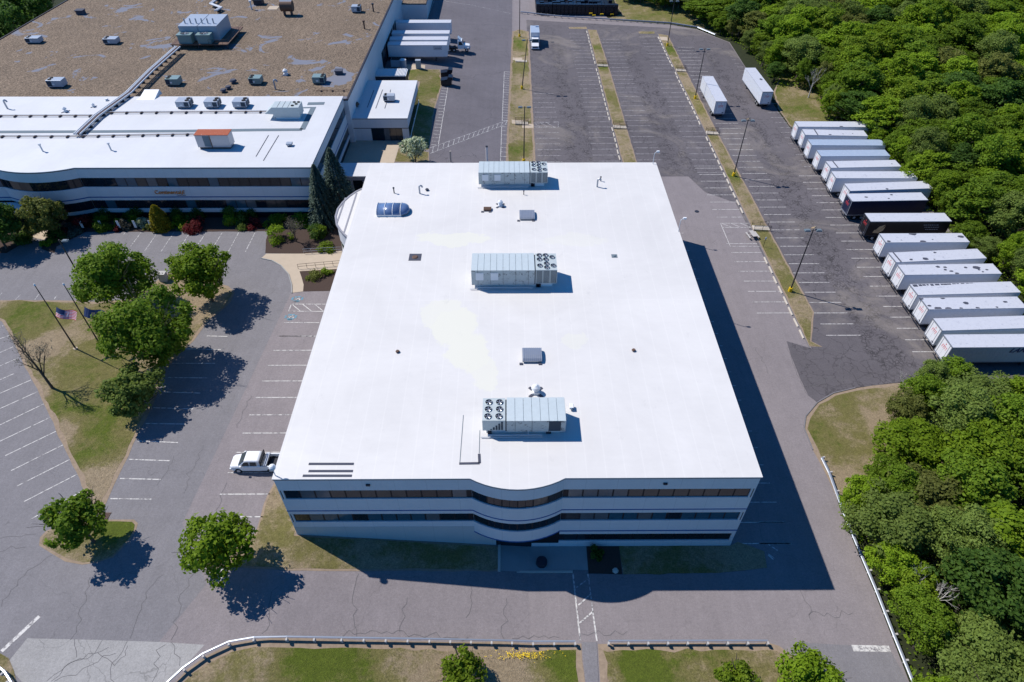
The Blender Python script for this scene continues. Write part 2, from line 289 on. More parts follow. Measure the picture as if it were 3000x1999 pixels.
sheet('rear_parking_lot', lotpts, .008, M['lot'])
sheet('loading_yard', [tuple(p.xy) for p in TG(1, 0, 1590, 1500, 1590, 1400, 1640, 1000, 1700, 800, 1690, 640, 1380, 640)] + [(-33, 160), (-33, 235), (1.5, 235), (1.2, 203), (-.4, 112), (-15, 108)], .008, M['load'])
sheet('driveway', [tuple(p.xy) for p in TG(0, 3, 250, 1165, 900, 1180, 1500, 1200, 1880, 1225, 1700, 1420, 1540, 1568, 1480, 1750, 300, 1900, 230, 1600, 60, 1400)], .008, M['drive'])
sheet('driveway_apron', [tuple(p.xy) for p in TG(3, 3, 220, 1195, 500, 1215, 1110, 1250, 1330, 1650, 700, 1750, 480, 1480, 300, 1300)], .008, M['road_left'])
# lawns (each with a bare dirt fringe under it)
def lawn(name, pts, mat, fringe=.45, rag=.35, off=.03, inset=None):
    pts = [Vector(p[:2]) for p in pts]; c = sum(pts, Vector((0, 0))) / len(pts)
    if fringe: sheet('dirt', [tuple(p) for p in pts], off - .012, M['dirt'], rag=.12)
    ar = sum(pts[i].x * pts[(i + 1) % len(pts)].y - pts[(i + 1) % len(pts)].x * pts[i].y for i in range(len(pts)))
    q = []
    n = len(pts)
    for i in range(n):
        a = (pts[i] - pts[i - 1]).normalized(); b = (pts[(i + 1) % n] - pts[i]).normalized(); nn = Vector((a.y + b.y, -(a.x + b.x)))
        if nn.length < 1e-3: nn = Vector((a.y, -a.x))
        nn.normalize(); s = -1 if ar > 0 else 1; q.append(tuple(pts[i] + nn * s * fringe))
    return sheet(name, q, off, mat, rag=rag)
xy = lambda L: [tuple(p.xy) for p in L]
def blob(c_, r_, x, y, rad_, am): p = G(*t(c_, r_, x, y)); return (p.x, p.y, rad_, am)
M['tri'] = grass('triangle_lawn_grass', .82, [blob(0, 2, 950, 850, 6.5, .14), blob(0, 2, 720, 420, 6, .10), blob(0, 1, 200, 1320, 7, .13), blob(0, 2, 900, 1300, 4, -.22), blob(0, 2, 540, 850, 2.2, -.2), blob(0, 1, 1750, 1180, 5, -.25), blob(0, 2, 300, 500, 2.5, -.2), blob(0, 2, 400, 50, 3, -.15)])
M['isl'] = grass('island_grass', .75, [blob(0, 3, 1090, 140, 2.5, .25), blob(0, 3, 640, 350, 1.5, .1)])
M['bot1'] = grass('roadside_grass', .82, [blob(1, 3, 450, 1380, 4, .16), blob(1, 3, 850, 1400, 4.5, .2), blob(2, 3, 520, 1400, 4, .18), blob(1, 3, 2200, 1450, 5, -.1)])
M['bot2'] = grass('roadside_grass', .95, [blob(2, 3, 1150, 1380, 3, .18), blob(2, 3, 1300, 1550, 5, .22), blob(2, 3, 1900, 1300, 2, .08)])
M['rl'] = grass('verge_grass', 1.0, [blob(3, 2, 850, 540, 5, .12), blob(3, 2, 560, 830, 6, .14), blob(3, 2, 1000, 700, 4, -.16), blob(3, 2, 640, 1250, 3, -.12)])
M['frontgr'] = grass('front_bank_grass', 1.15, [blob(1, 3, 120, 120, 3, .12), blob(1, 3, 500, 330, 5, .1), (18, 35, 6, .1)])
M['medl'] = grass('median_grass', .95, [(1.6, 118, 4, .22), (1.8, 130, 4, .2), (3.2, 175, 5, .16), (3.4, 192, 6, .2), (25.3, 190, 4, .2), (25.4, 158, 5, .15), (25.3, 176, 3, .15), (45.8, 188, 5, .2), (45.7, 155, 5, .12), (45.8, 118, 4, .15), (45.9, 95, 5, .12), (46, 84, 4, .12), (46, 72, 3, .1)])
tri = xy(TG(0, 1, -200, 1190, 700, 1195, 830, 1205, 1150, 1190, 1400, 1040, 1460, 1000, 1480, 950, 1600, 940, 1800, 985, 2100, 1060, 2160, 1120, 2120, 1210, 1900, 1400, 1780, 1560) + TG(0, 2, 1530, 250, 1400, 600, 1300, 790, 1180, 1050, 1000, 1440, 940, 1568) + TG(0, 3, 915, 40, 870, 0) + TG(0, 2, 820, 1460, 700, 1200, 570, 940, 460, 690, 340, 440, 280, 330, 150, 60) + TG(0, 1, 70, 1480, 20, 1390, -200, 1300))
lawn('lawn', tri, M['tri'])
lawn('tree_island', xy(TG(0, 3, 860, 60, 960, 75, 1230, 75, 1270, 110, 1250, 170, 1200, 260, 1040, 420, 900, 470, 760, 485, 600, 460, 470, 380, 365, 310, 370, 240, 420, 180, 520, 130)), M['isl'], .3)
bank = [(-23.2, 36.5), (-4, 36.5), (-1.2, 36.4)] + xy(TG(1, 3, 2238, 552, 1500, 545, 950, 548, 300, 545, 0, 520) + TG(0, 3, 2050, 520, 1810, 510, 1850, 400, 2280, 230) + TG(1, 3, 0, 200) + TG(1, 2, 70, 1500, 150, 1330)) + [(-27, 45), (-26, 112), (-23.2, 112)]
lawn('lawn', bank, M['frontgr'], .25, .2)
sheet('lawn', [(12.2, 36.5), (24.6, 36.5), (25.6, 37), (28.2, 35.8), (28.0, 33.9), (22.6, 33.3), (12.2, 33.2)], .03, M['frontgr'], rag=.15)
sheet('mulch_bed', [(8.55, 36.5), (12.2, 36.5), (12.15, 33.2), (8.5, 33.3)], .035, M['mulch'], rag=.05)
lawn('lawn', xy(TG(3, 2, 470, 1100, 410, 1000, 330, 800, 345, 690, 450, 565, 600, 478, 800, 430, 1050, 400, 1250, 380, 1700, 420, 1700, 1500, 740, 1600, 640, 1450)), M['rl'], .5)
lawn('lawn', xy(TG(3, 0, 50, 850, 95, 1000, 205, 1165, 300, 1190, 700, 1190, 600, 700, 150, 600)), M['grass'], .35)
lawn('lawn', xy(TG(2, 0, 930, -30, 960, 60, 1010, 130, 880, 170, 1450, 210, 1700, 255, 2100, 280, 2100, -60)), M['grass'], .3)
lawn('lawn', xy(TG(1, 0, 1395, 645, 1690, 640, 1710, 780, 1640, 1010, 1590, 1380, 1420, 1380, 1430, 1000, 1500, 750, 1390, 745)), M['grass'], .3)
lawn('lawn', xy(TG(1, 0, 1310, 1360, 1400, 1370, 1590, 1400, 1590, 1490, 1270, 1490)), M['midgrass'], .2)
lm = [(-1.0, 112), (-.6, 124), (.2, 160), (1.3, 203.5), (3.4, 205.5), (6.2, 203.5), (6.0, 170), (5.7, 124), (5.6, 112)]
lawn('median', lm, M['medl'], .5)
m1 = [(23.9, 122), (23.9, 205.3), (26.6, 204.8), (27.0, 175), (26.9, 122)]; m2 = [(44.4, 201.5), (47.2, 200), (47.1, 172), (47.0, 139), (47.3, 110), (47.4, 90), (47.6, 76)] + xy(TG(3, 2, 400, 0, 500, 52, 375, 48)) + [(44.3, 76)]
lawn('median', m1, M['medl'], .3, .2); lawn('median', m2, M['medl'], .3, .2)
sheet('dirt', ragged(xy(TG(2, 0, 520, 250, 680, 248, 690, 268, 530, 264)), .3), .016, M['drygrass']); sheet('dirt', ragged(xy(TG(2, 0, 1160, 290, 1310, 292, 1310, 312, 1170, 310)), .3), .016, M['drygrass'])
# bottom strips outside the guardrails
b1 = xy(TG(0, 3, 1570, 1620, 1720, 1450, 1890, 1325, 2130, 1215) + TG(1, 3, 0, 1180, 300, 1165, 800, 1175, 1600, 1195) + TG(2, 3, 0, 1205, 630, 1215, 680, 1650) + TG(0, 3, 1500, 2600))
lawn('lawn', b1, M['bot1'], .8, .35)
b2 = xy(TG(2, 3, 790, 1215, 870, 1215, 1600, 1210, 2340, 1208) + TG(3, 3, 100, 1235, 230, 1330, 380, 1480, 560, 1700) + TG(2, 3, 900, 2400, 815, 1650))
lawn('lawn', b2, M['bot2'], .7, .35)
sheet('corner_lawn', xy(TG(0, 3, -100, 1290, 0, 1290, 80, 1350, 130, 1460, 160, 1600, -100, 1700)), .03, M['drygrass'], rag=.15)
sheet('footpath', xy(TG(2, 3, 640, 1200, 778, 1200, 800, 1650, 684, 1650)), .04, M['road_left'])
# beds and pavements by the wing
sheet('mulch_bed', xy(TG(0, 1, 720, 565, 2352, 560) + TG(1, 1, 20, 555, 120, 560, 90, 640, 85, 760, 420, 765, 790, 735, 1000, 600)) + [(-24, 98), (-24, 112), (-37, 112), (-37, 99), (-72, 99), (-74, 96)], .03, M['mulch'], rag=.1)
sheet('mulch_bed', xy(TG(1, 1, 400, 925, 750, 900, 720, 1000, 690, 1105, 600, 1108, 435, 1112, 430, 1010)), .03, M['mulch'], rag=.06)
sheet('mulch_bed', xy(TG(0, 1, 380, 720, 500, 760, 520, 700, 800, 560, 640, 480, 480, 500, 430, 600)), .03, M['mulch'], rag=.1); sheet('mulch_bed', xy(TG(0, 1, -200, 760, 60, 760, 110, 730, 330, 600, 230, 480, -200, 480)), .03, M['mulch'], rag=.1)
sheet('entrance_walk', xy(TG(0, 1, 310, 620, 420, 640, 440, 600, 480, 500, 640, 440, 560, 360, 300, 360, 230, 440)), .034, M['conc'])
sheet('walkway', xy(TG(1, 1, 50, 805, 95, 765, 420, 765, 790, 742, 800, 800, 750, 905, 400, 927, 420, 985, 438, 1050, 433, 1112, 330, 1125, 330, 1050, 300, 950, 230, 870, 150, 825)), .034, M['conc'])
sheet('courtyard', xy(TG(1, 0, 780, 1500, 850, 1290, 1330, 1300, 1270, 1500)), .034, M['conc'])
sheet('utility_pad', xy(TG(1, 0, 1378, 595, 1555, 600, 1552, 638, 1380, 645)), .036, M['conc'])
sheet('entrance_patio', [(-1.1, 36.5), (8.55, 36.5), (8.5, 33.7), (6.85, 33.75), (6.8, 33.5), (-1.1, 33.5)], .034, M['concgrey'])
for px in ((50, 545), (50, 1125), (145, 1160)):
    c_ = G(*t(2, 0, *px)); sheet('stair_landing', [(c_.x - 1.3, c_.y - 1), (c_.x + 1.3, c_.y - 1), (c_.x + 1.3, c_.y + 1), (c_.x - 1.3, c_.y + 1)], .04, M['conc'])
sheet('lamp_pad', xy(TG(2, 0, 1345, 340, 1425, 343, 1430, 375, 1360, 370)), .042, M['conc'])
def kerb(name, pts, wd=.16, h=.12, mat='concgrey'):
    mb = MB()
    for a, b in zip(pts, pts[1:]):
        a = Vector(a[:2]); b = Vector(b[:2]); k = max(1, int((b - a).length / 6)); n_ = Vector(((b - a).y, -(b - a).x)).normalized() * wd / 2
        for j in range(k):
            p = a.lerp(b, j / k); q = a.lerp(b, (j + 1) / k); zp = g(p.x); zq = g(q.x)
            mb.add([(p.x - n_.x, p.y - n_.y, zp - .1), (q.x - n_.x, q.y - n_.y, zq - .1), (q.x + n_.x, q.y + n_.y, zq - .1), (p.x + n_.x, p.y + n_.y, zp - .1), (p.x - n_.x, p.y - n_.y, zp + h), (q.x - n_.x, q.y - n_.y, zq + h), (q.x + n_.x, q.y + n_.y, zq + h), (p.x + n_.x, p.y + n_.y, zp + h)], [(0, 1, 5, 4), (2, 3, 7, 6), (4, 5, 6, 7), (0, 4, 7, 3), (1, 2, 6, 5)])
    o = mb.build(name, M[mat]); o['kind'] = 'structure'; return o
kerb('kerb', TG(1, 1, 50, 808, 150, 830, 230, 875, 300, 955, 328, 1050, 330, 1128))
kerb('kerb', [(23.75, 122), (23.75, 205.4)], .12, .1, 'road_left'); kerb('kerb', [(44.2, 68), (44.25, 120), (44.3, 201.5)], .12, .1, 'road_left')
kerb('kerb', TG(3, 2, 410, 1000, 330, 800, 345, 690, 450, 565, 600, 478, 800, 430), .14, .1, 'road_left')
# ------------------------------------------------------------------ painted markings
def strips(name, segs, mat, wd=.11, off=.018):
    mb = MB()
    for a, b in segs:
        a = Vector(a[:2]); b = Vector(b[:2]); L = (b - a).length
        if L < .01: continue
        n_ = Vector(((b - a).y, -(b - a).x)) / L * wd / 2; k = max(1, int(L / 3))
        for j in range(k):
            p = a.lerp(b, j / k); q = a.lerp(b, (j + 1) / k)
            mb.quad((p.x - n_.x, p.y - n_.y, g(p.x - n_.x) + off), (p.x + n_.x, p.y + n_.y, g(p.x + n_.x) + off), (q.x + n_.x, q.y + n_.y, g(q.x + n_.x) + off), (q.x - n_.x, q.y - n_.y, g(q.x - n_.x) + off))
    o = mb.build(name, mat); o['kind'] = 'structure'; return o
R_ = random.Random(4)
row = lambda x0, x1, y0, n, d: [((x0 + R_.uniform(-.12, .12), y0 + i * d), (x1, y0 + i * d)) for i in range(n)]
strips('parking_lines', row(18.1, 23.4, 124.4, 30, 2.655), M['paintworn'], .10); strips('parking_lines', row(27.2, 32.4, 124.9, 28, 2.665), M['paintworn'], .10)
strips('parking_lines', row(38.6, 43.9, 119.6, 31, 2.64), M['paintworn'], .10)
strips('parking_lines', [(a, b) for a, b in row(47.7, 52.8, 70.78, 48, 2.545)], M['paint'], .12)
strips('parking_lines', row(58.95, 64.6, 67.2, 21, 2.545), M['paint'], .12); strips('parking_lines', [((61.3, y), (65.4 - max(0, y - 155) * .12, y)) for y in [122 + i * 2.56 for i in range(26)]], M['paintworn'], .10)
strips('parking_lines', row(6.1, 11.3, 124.2, 14, 2.66), M['paintworn'], .10)
strips('parking_lines', row(38.6, 43.9, 75.9, 8, 2.66) + row(38.6, 43.9, 103.0, 8, 2.62) + row(25.2, 31.5, 36.75, 24, 2.655), M['paint'], .12)
strips('parking_lines', TG(2, 1, 1915, 485, 2200, 485) and [tuple(TG(2, 1, *p)) for p in ((1915, 485, 2200, 485), (1930, 523, 2205, 523), (1915, 485, 2005, 697), (2005, 697, 2290, 697), (1930, 487, 2015, 521), (2010, 486, 2100, 521), (2100, 486, 2190, 521))], M['paint'], .11)
strips('parking_lines', [tuple(TG(2, 0, *p)) for p in ((210, 1135, 425, 1120), (425, 1120, 425, 1170), (205, 1165, 425, 1170), (210, 1140, 265, 1167), (265, 1135, 330, 1168), (320, 1130, 390, 1168))], M['paintworn'], .10)
left = [(1675, 70, 2030, 78), (1580, 203, 1975, 205), (1545, 335, 1915, 338), (1478, 467, 1845, 478), (1410, 612, 1775, 623), (1340, 757, 1710, 762), (1265, 917, 1635, 932), (1187, 1086, 1558, 1099), (1103, 1262, 1478, 1271), (1015, 1447, 1392, 1452)]
strips('parking_lines', [tuple(TG(0, 2, *p)) for p in left] + [tuple(TG(0, 1, 1900, 1520, 2090, 1525))], M['paint'], .13)
sl_ = [(127, 50, 0, 105), (178, 150, 0, 228), (125, 300, 0, 355), (285, 357, 0, 480), (345, 465, 0, 620), (403, 577, 0, 770), (462, 700, 0, 920), (522, 825, 48, 1053), (582, 952, 103, 1190), (648, 1084, 160, 1330), (712, 1222, 220, 1475), (770, 1370, 290, 1632)]
strips('parking_lines', [tuple(TG(0, 2, *p)) for p in sl_] + [tuple(TG(0, 1, *p)) for p in ((30, 1425, -60, 1475), (85, 1518, 0, 1545))], M['paint'], .12)
wl = [(850, 570, 822, 605), (998, 570, 975, 600), (1150, 570, 1135, 590), (1297, 570, 1200, 697), (1448, 570, 1330, 740), (1597, 572, 1480, 745), (1748, 566, 1650, 720), (1897, 566, 1780, 740), (2045, 566, 1950, 720), (2195, 566, 2098, 747), (2347, 564, 2255, 747), (20, 1125, -10, 1155), (187, 1140, 145, 1187), (355, 1140, 320, 1187), (520, 1150, 495, 1187), (690, 1150, 660, 1187)]
strips('parking_lines', [tuple(TG(0, 1, *p)) for p in wl], M['paintworn'], .14)
strips('parking_lines', [((-33.05 - max(0, y - 66) * .02, y), (-26, y)) for y in [68.03 - 2.93 * i for i in range(11)]], M['paint'], .13)
strips('parking_lines', [tuple(TG(1, 1, *p)) for p in ((325, 1228, 645, 1228), (300, 1293, 620, 1295), (325, 1228, 300, 1293), (335, 1233, 405, 1290), (430, 1230, 510, 1292), (540, 1230, 618, 1292), (258, 1397, 590, 1398), (208, 1521, 550, 1524))], M['paint'], .13)
for c_ in ((380, 1180), (320, 1345)):
    p = G(*t(1, 1, *c_)); segs = [((-.5, -.45), (.5, -.45)), ((-.5, .45), (.5, .45)), ((-.75, -.3), (-.75, .35)), ((.72, -.3), (.72, .35)), ((-.3, -.6), (.3, -.6))]
    strips('accessible_bay_marking', [((p.x + a[0], p.y + a[1]), (p.x + b[0], p.y + b[1])) for a, b in segs], M['paintblue'], .3, .018)
    segs = [((-.35, 0), (.25, .1)), ((.25, .1), (.45, -.3)), ((-.3, .25), (-.1, -.3)), ((.1, .35), (.3, .35))]
    strips('accessible_bay_symbol', [((p.x + a[0], p.y + a[1]), (p.x + b[0], p.y + b[1])) for a, b in segs], M['paint'], .14, .024)
strips('crosswalk_lines', [tuple(TG(2, 3, *p)) for p in ((560, 570, 592, 870), (592, 870, 628, 1185), (697, 575, 705, 620), (745, 940, 780, 1190), (615, 1030, 743, 920), (610, 860, 722, 762))], M['paint'], .16)
strips('crosswalk_lines', [tuple(TG(2, 3, *p)) for p in ((705, 620, 745, 940), (590, 700, 697, 620), (2330, 370, 2420, 440))], M['paintworn'], .12)
strips('crosswalk_lines', [tuple(TG(3, 3, *p)) for p in ((0, 300, 90, 360), (0, 400, 50, 442), (-80, 97, 145, 97), (-80, 295, 215, 295))], M['paint'], .14)
strips('stop_line', [tuple(TG(0, 3, 15, 1285, 362, 962)), tuple(TG(0, 3, 2018, 640, 2050, 530))], M['paint'], .38); strips('stop_line', [tuple(TG(3, 3, 775, 1255, 1120, 1262))], M['paint'], .62)
A0, A1 = TG(1, 0, 1580, 1367, 2312, 1105); B0, B1 = TG(1, 0, 1600, 1412, 2312, 1138)
strips('crosswalk_lines', [(A0, A1), (B0, B1)] + [(A0.lerp(A1, k / 16), B0.lerp(B1, (k - .6) / 16)) for k in range(1, 17)], M['paintworn'], .13)
def ladder(p, q, wd, n, sk=.5):
    p = p.xy; q = q.xy; d = (q - p).normalized(); nn = Vector((d.y, -d.x)) * wd
    return [(p, q)] + [(p.lerp(q, k / n), p.lerp(q, k / n) + nn + d * sk) for k in range(n + 1)]
a, b = TG(1, 0, 1765, 790, 1675, 1335); strips('hatch_lines', ladder(b, a, -1.45, 19, -.1), M['paint'], .13)
a, b = TG(1, 0, 2281, 660, 2262, 1110); strips('hatch_lines', ladder(b, a, 1.35, 20, .1) + [tuple(TG(1, 0, 2281, 660, 2342, 662))], M['paint'], .13); a, b = TG(1, 0, 2258, 1165, 2246, 1480); strips('hatch_lines', ladder(b, a, 1.3, 8, .1), M['paint'], .13)
strips('yard_lines', [tuple(TG(1, 0, *p)) for p in ((1600, 0, 1545, 135), (1640, 0, 1585, 140), (1630, 0, 1980, 48), (1980, 48, 2340, 125))], M['paintworn'], .13)
def crackline(pts, seed, wd=.07, amp=.25):
    r = random.Random(seed); out = []
    for a, b in zip(pts, pts[1:]):
        a = a.xy; b = b.xy; k = max(2, int((b - a).length / .5)); nn = Vector(((b - a).y, -(b - a).x)).normalized()
        for j in range(k): out.append(a.lerp(b, j / k) + nn * r.uniform(-amp, amp))
    out.append(pts[-1].xy); return list(zip(out, out[1:]))
cl = []
for i, (c_, r_, *p) in enumerate([(3, 2, 180, 60, 250, 260, 330, 430, 370, 500), (3, 2, 180, 60, 450, 75, 640, 90, 900, 60, 1300, 10), (3, 2, 620, 90, 700, 160, 640, 260, 690, 370), (3, 2, 300, 330, 420, 370, 550, 340, 690, 365), (3, 2, 350, 440, 440, 400, 500, 330, 690, 360), (3, 2, 370, 420, 500, 370, 640, 350), (0, 3, 695, 1170, 705, 1340), (0, 3, 1565, 1210, 1610, 1300, 1650, 1420), (0, 3, 1500, 1220, 1440, 1340, 1400, 1568), (0, 3, 940, 1180, 870, 1290, 700, 1370, 560, 1450, 430, 1560), (0, 3, 1000, 1250, 800, 1340, 600, 1430, 470, 1560), (0, 3, 1060, 1300, 900, 1380, 700, 1480, 500, 1560), (0, 3, 1170, 1190, 1130, 1290, 1010, 1400, 1010, 1500, 1050, 1568), (0, 3, 1160, 1240, 1160, 1330, 1070, 1400, 1000, 1330, 900, 1300), (0, 3, 680, 1170, 690, 1060, 760, 880, 830, 600), (0, 3, 0, 870, 250, 540, 480, 400), (0, 3, 1200, 1170, 1290, 900, 1390, 700, 1500, 580), (0, 3, 1570, 1180, 1620, 960, 1720, 680, 1810, 520), (1, 3, 60, 1130, 130, 1040, 120, 860, 150, 740, 210, 690), (1, 3, 915, 1150, 900, 1000, 905, 760, 945, 570), (1, 3, 1290, 1100, 1340, 960, 1390, 790), (1, 3, 1940, 980, 1985, 840, 1970, 670), (1, 3, 2260, 1180, 2290, 1000, 2300, 800), (1, 3, 700, 1120, 1200, 1125, 1950, 1155), (2, 3, 0, 1160, 200, 1150, 430, 1160), (2, 3, 640, 1130, 740, 1100, 900, 1130, 1060, 1100), (3, 3, 370, 930, 560, 965, 780, 930), (3, 3, 300, 730, 380, 870, 390, 1000), (0, 2, 2300, 500, 2230, 640, 2180, 800), (0, 2, 1870, 950, 1840, 1040, 1720, 1260, 1690, 1400), (0, 2, 1600, 1050, 1540, 1180, 1440, 1330), (0, 2, 2060, 1300, 2020, 1460, 1980, 1560), (0, 3, 250, 300, 0, 370), (0, 3, 330, 210, 0, 250), (2, 2, 2352, 300, 2240, 60)]): cl += crackline(TG(c_, r_, *p), i, amp=.18 + .12 * (i % 3))
strips('pavement_cracks', cl[:], M['crack'], .045, .014)
# ------------------------------------------------------------------ buildings
def offs(path, d, closed=True):
    n = len(path); out = []
    for i in range(n):
        p = Vector(path[i][:2]); a = Vector(path[i - 1][:2]) if (closed or i > 0) else None; b = Vector(path[(i + 1) % n][:2]) if (closed or i < n - 1) else None
        d1 = (p - a).normalized() if a is not None else None; d2 = (b - p).normalized() if b is not None else None
        if d1 is None: d1 = d2
        if d2 is None: d2 = d1
        n1 = Vector((d1.y, -d1.x)); n2 = Vector((d2.y, -d2.x)); m = (n1 + n2)
        m = m / max(.2, m.length_squared) * 2 * d / 1.0 if m.length > 1e-4 else n1 * d
        out.append((p.x + m.x, p.y + m.y))
    return out
def band(mb, path, z0, z1, o0, o1, mi=0, closed=True):
    A = offs(path, o1, closed); B = offs(path, o0, closed); n = len(path)
    for i in range(n if closed else n - 1):
        j = (i + 1) % n; a, b, c, d = A[i], A[j], B[j], B[i]
        mb.quad((*a, z0), (*b, z0), (*b, z1), (*a, z1), mi); mb.quad((*a, z1), (*b, z1), (*c, z1), (*d, z1), mi); mb.quad((*d, z0), (*c, z0), (*b, z0), (*a, z0), mi)
    if not closed:
        for i in (0, n - 1): mb.quad((*A[i], z0), (*B[i], z0), (*B[i], z1), (*A[i], z1), mi)
GL = ['gl0', 'gl1', 'gl2', 'gl3']
def windows(parent, path, z0, z1, pane, mix, seed, margin=.45, frame='window_frame'):
    """glazed ribbon along an open path: dark backing with mullions, then each pane a part"""
    r = random.Random(seed); fb = MB(); band(fb, path, z0, z1, -.24, -.14, 0, False)
    P = [Vector(p[:2]) for p in offs(path, -.13, False)]; seg = []; tot = 0
    for a, b in zip(P, P[1:]): seg.append((tot, a, b)); tot += (b - a).length
    def at(s):
        for s0, a, b in reversed(seg):
            if s >= s0: return a.lerp(b, min(1, (s - s0) / (b - a).length)), (b - a).normalized()
        return seg[0][1], (seg[0][2] - seg[0][1]).normalized()
    n = max(1, round((tot - 2 * margin) / pane)); pw = (tot - 2 * margin) / n; last = 0
    for i in range(n):
        a, _ = at(margin + i * pw + .075); b, _ = at(margin + (i + 1) * pw - .075)
        if r.random() > .4: last = r.choices(range(4), mix)[0]
        mb = MB(); d = (b - a).normalized(); nn = Vector((d.y, -d.x)) * .02
        mb.quad((a.x + nn.x, a.y + nn.y, z0 + .07), (b.x + nn.x, b.y + nn.y, z0 + .07), (b.x + nn.x, b.y + nn.y, z1 - .05), (a.x + nn.x, a.y + nn.y, z1 - .05))
        mb.build('window', M[GL[last]], parent)
    fb.build(frame, M['frame'], parent)
def arcpath(x0, x1, y, sag, n=12):
    c = (x1 - x0) / 2; Rr = (c * c + sag * sag) / (2 * sag); cx_ = (x0 + x1) / 2; cy_ = y - sag + Rr; a = math.asin(c / Rr)
    return [(cx_ + Rr * math.sin(-a + 2 * a * k / n), cy_ - Rr * math.cos(-a + 2 * a * k / n)) for k in range(n + 1)]
# main office building
X0, X1, Y0, Y1, ZR = -23.02, 24.62, 36.55, 98.97, 13.3
bld = thing('office_building', 'large flat white-roofed office building in the centre with striped ribbon-window front', 'building', (0, 0, 0))
arc = arcpath(-3.81, 5.41, Y0, 1.27)
ring = [(X0, Y0)] + arc + [(X1, Y0), (X1, Y1), (X0, Y1)]; rect = [(X0, Y0), (X1, Y0), (X1, Y1), (X0, Y1)]
mb = MB(); mb.prism(offs(rect, -.27), -1, 13.0, 0); mb.prism(offs(arc, -.27, False) + [(5.4, Y0 + 1), (-3.8, Y0 + 1)], 3.14, 13.0, 0)
band(mb, ring, 11.2, 13.06, -.27, 0); band(mb, ring, 6.85, 9.65, -.27, 0)
band(mb, ring, 4.35, 5.33, -.27, 0); 
up = [(X0, 45), (X0, Y0)] + arc[:7]; band(mb, [(5.41, Y0), (X1, Y0), (X1, Y1), (X0, Y1), (X0, Y0), (-3.81, Y0)], 2.6, 4.35, -.27, 0, 0, False); band(mb, arc, 3.14, 4.35, -.27, 0, 0, False)
band(mb, [(2.43, Y0), (X1, Y0), (X1, Y1), (X0, Y1), (X0, Y0)], -1, .72, -.27, .02, 0, False); band(mb, [(5.41, Y0), (X1, Y0), (X1, Y1)], .72, 1.12, -.27, 0, 0, False)
mb.build('wall', M['wall'], bld)
mb = MB(); band(mb, [(X0, Y0), (-1.5, Y0)], -1, 4.35, -.27, .015, 0, False); band(mb, [(X1, Y1), (X0, Y1), (X0, Y0)], .72, 2.6, -.27, .01, 0, False); mb.build('lower_wall', M['wallconc'], bld)
mb = MB(); mb.prism(offs(ring, .10), 13.12, 13.3, 0); mb.build('roof', M['roof'], bld, bevel=.06)
mb = MB(); band(mb, ring, 13.04, 13.12, -.2, .07); mb.build('coping', M['coping'], bld)
for z0, z1, p in ((7.42, 7.56, ring), (3.18, 3.36, [(-3.81, Y0)] + arc[1:] + [(X1, Y0), (X1, Y1)])):
    mb = MB(); band(mb, p, z0, z1, 0, .03, 0, p is ring); mb.build('blue_stripe', M['stripe'], bld)
mb = MB(); mb.box(-1.5, 2.42, Y0 - .02, Y0 + .3, 0, 2.45); mb.build('entrance_door', M['gl0'], bld)
mb = MB(); mb.box(-1.5, 5.4, Y0 + .02, Y0 + .32, .72, 3.1); mb.build('painted_entrance_shade', M['darkroom'], bld)  # flat dark slab, the shade of the entrance void put into its colour
for z0, z1, mixu in ((9.65, 11.2, (2, 7, 0, 2)), (5.33, 6.85, (2, 1, 6, 1))):
    windows(bld, [(X0 + .0, Y0), (-3.81, Y0)], z0, z1, 1.56, mixu, int(z0 * 7)); windows(bld, arc, z0, z1, 1.56, (5, 4, 1, 0), int(z0 * 9), .1)
    windows(bld, [(5.41, Y0), (X1, Y0)], z0, z1, 1.56, mixu, int(z0 * 11)); windows(bld, [(X1, Y0), (X1, Y1)], z0, z1, 2.9, (4, 3, 3, 1), int(z0 * 5))
    mb = MB(); band(mb, [(X1, Y1), (X0, Y1)], z0, z1, -.27, 0, 0, False)
    mb.build('rear_wall_band', M['wall'], bld)
    for c_ in ((X0, Y0), (X1, Y0)): mb = MB(); mb.box(c_[0] - (0 if c_[0] < 0 else .42), c_[0] + (.42 if c_[0] < 0 else 0), Y0, Y0 + .4, z0, z1); mb.build('corner_pier', M['wall'], bld)
    windows(bld, [(X0, Y1), (X0, Y0)], z0, z1, 2.9, (4, 3, 3, 1), int(z0 * 3))
windows(bld, [(5.41, Y0), (X1, Y0)], 1.12, 2.6, 1.56, (7, 1, 2, 0), 77, .4)
mb = MB(); mb.box(X1 - .36, X1, Y0, Y0 + .4, 1.12, 2.6); mb.build('corner_pier', M['wall'], bld)
for px in (t(1, 2, 1030, 1317), t(2, 2, 1408, 1305)):
    z_ = zat(*px, Y0); x_ = Q(*px, z_).x; mb = MB(); mb.box(x_ - .2, x_ + .2, Y0 - .16, Y0 + .01, z_ - .1, z_ + .12); mb.build('wall_light', M['dkmetal'], bld)
mb = MB(); mb.box(-1.3, -1.0, 33.4, 36.5, 0, .5); mb.box(-1.0, 6.8, 33.4, 33.6, 0, .14); o = mb.build('retaining_wall', M['block']); tag(o, 'low pale wall edging the shaded patio at the front door', 'wall')
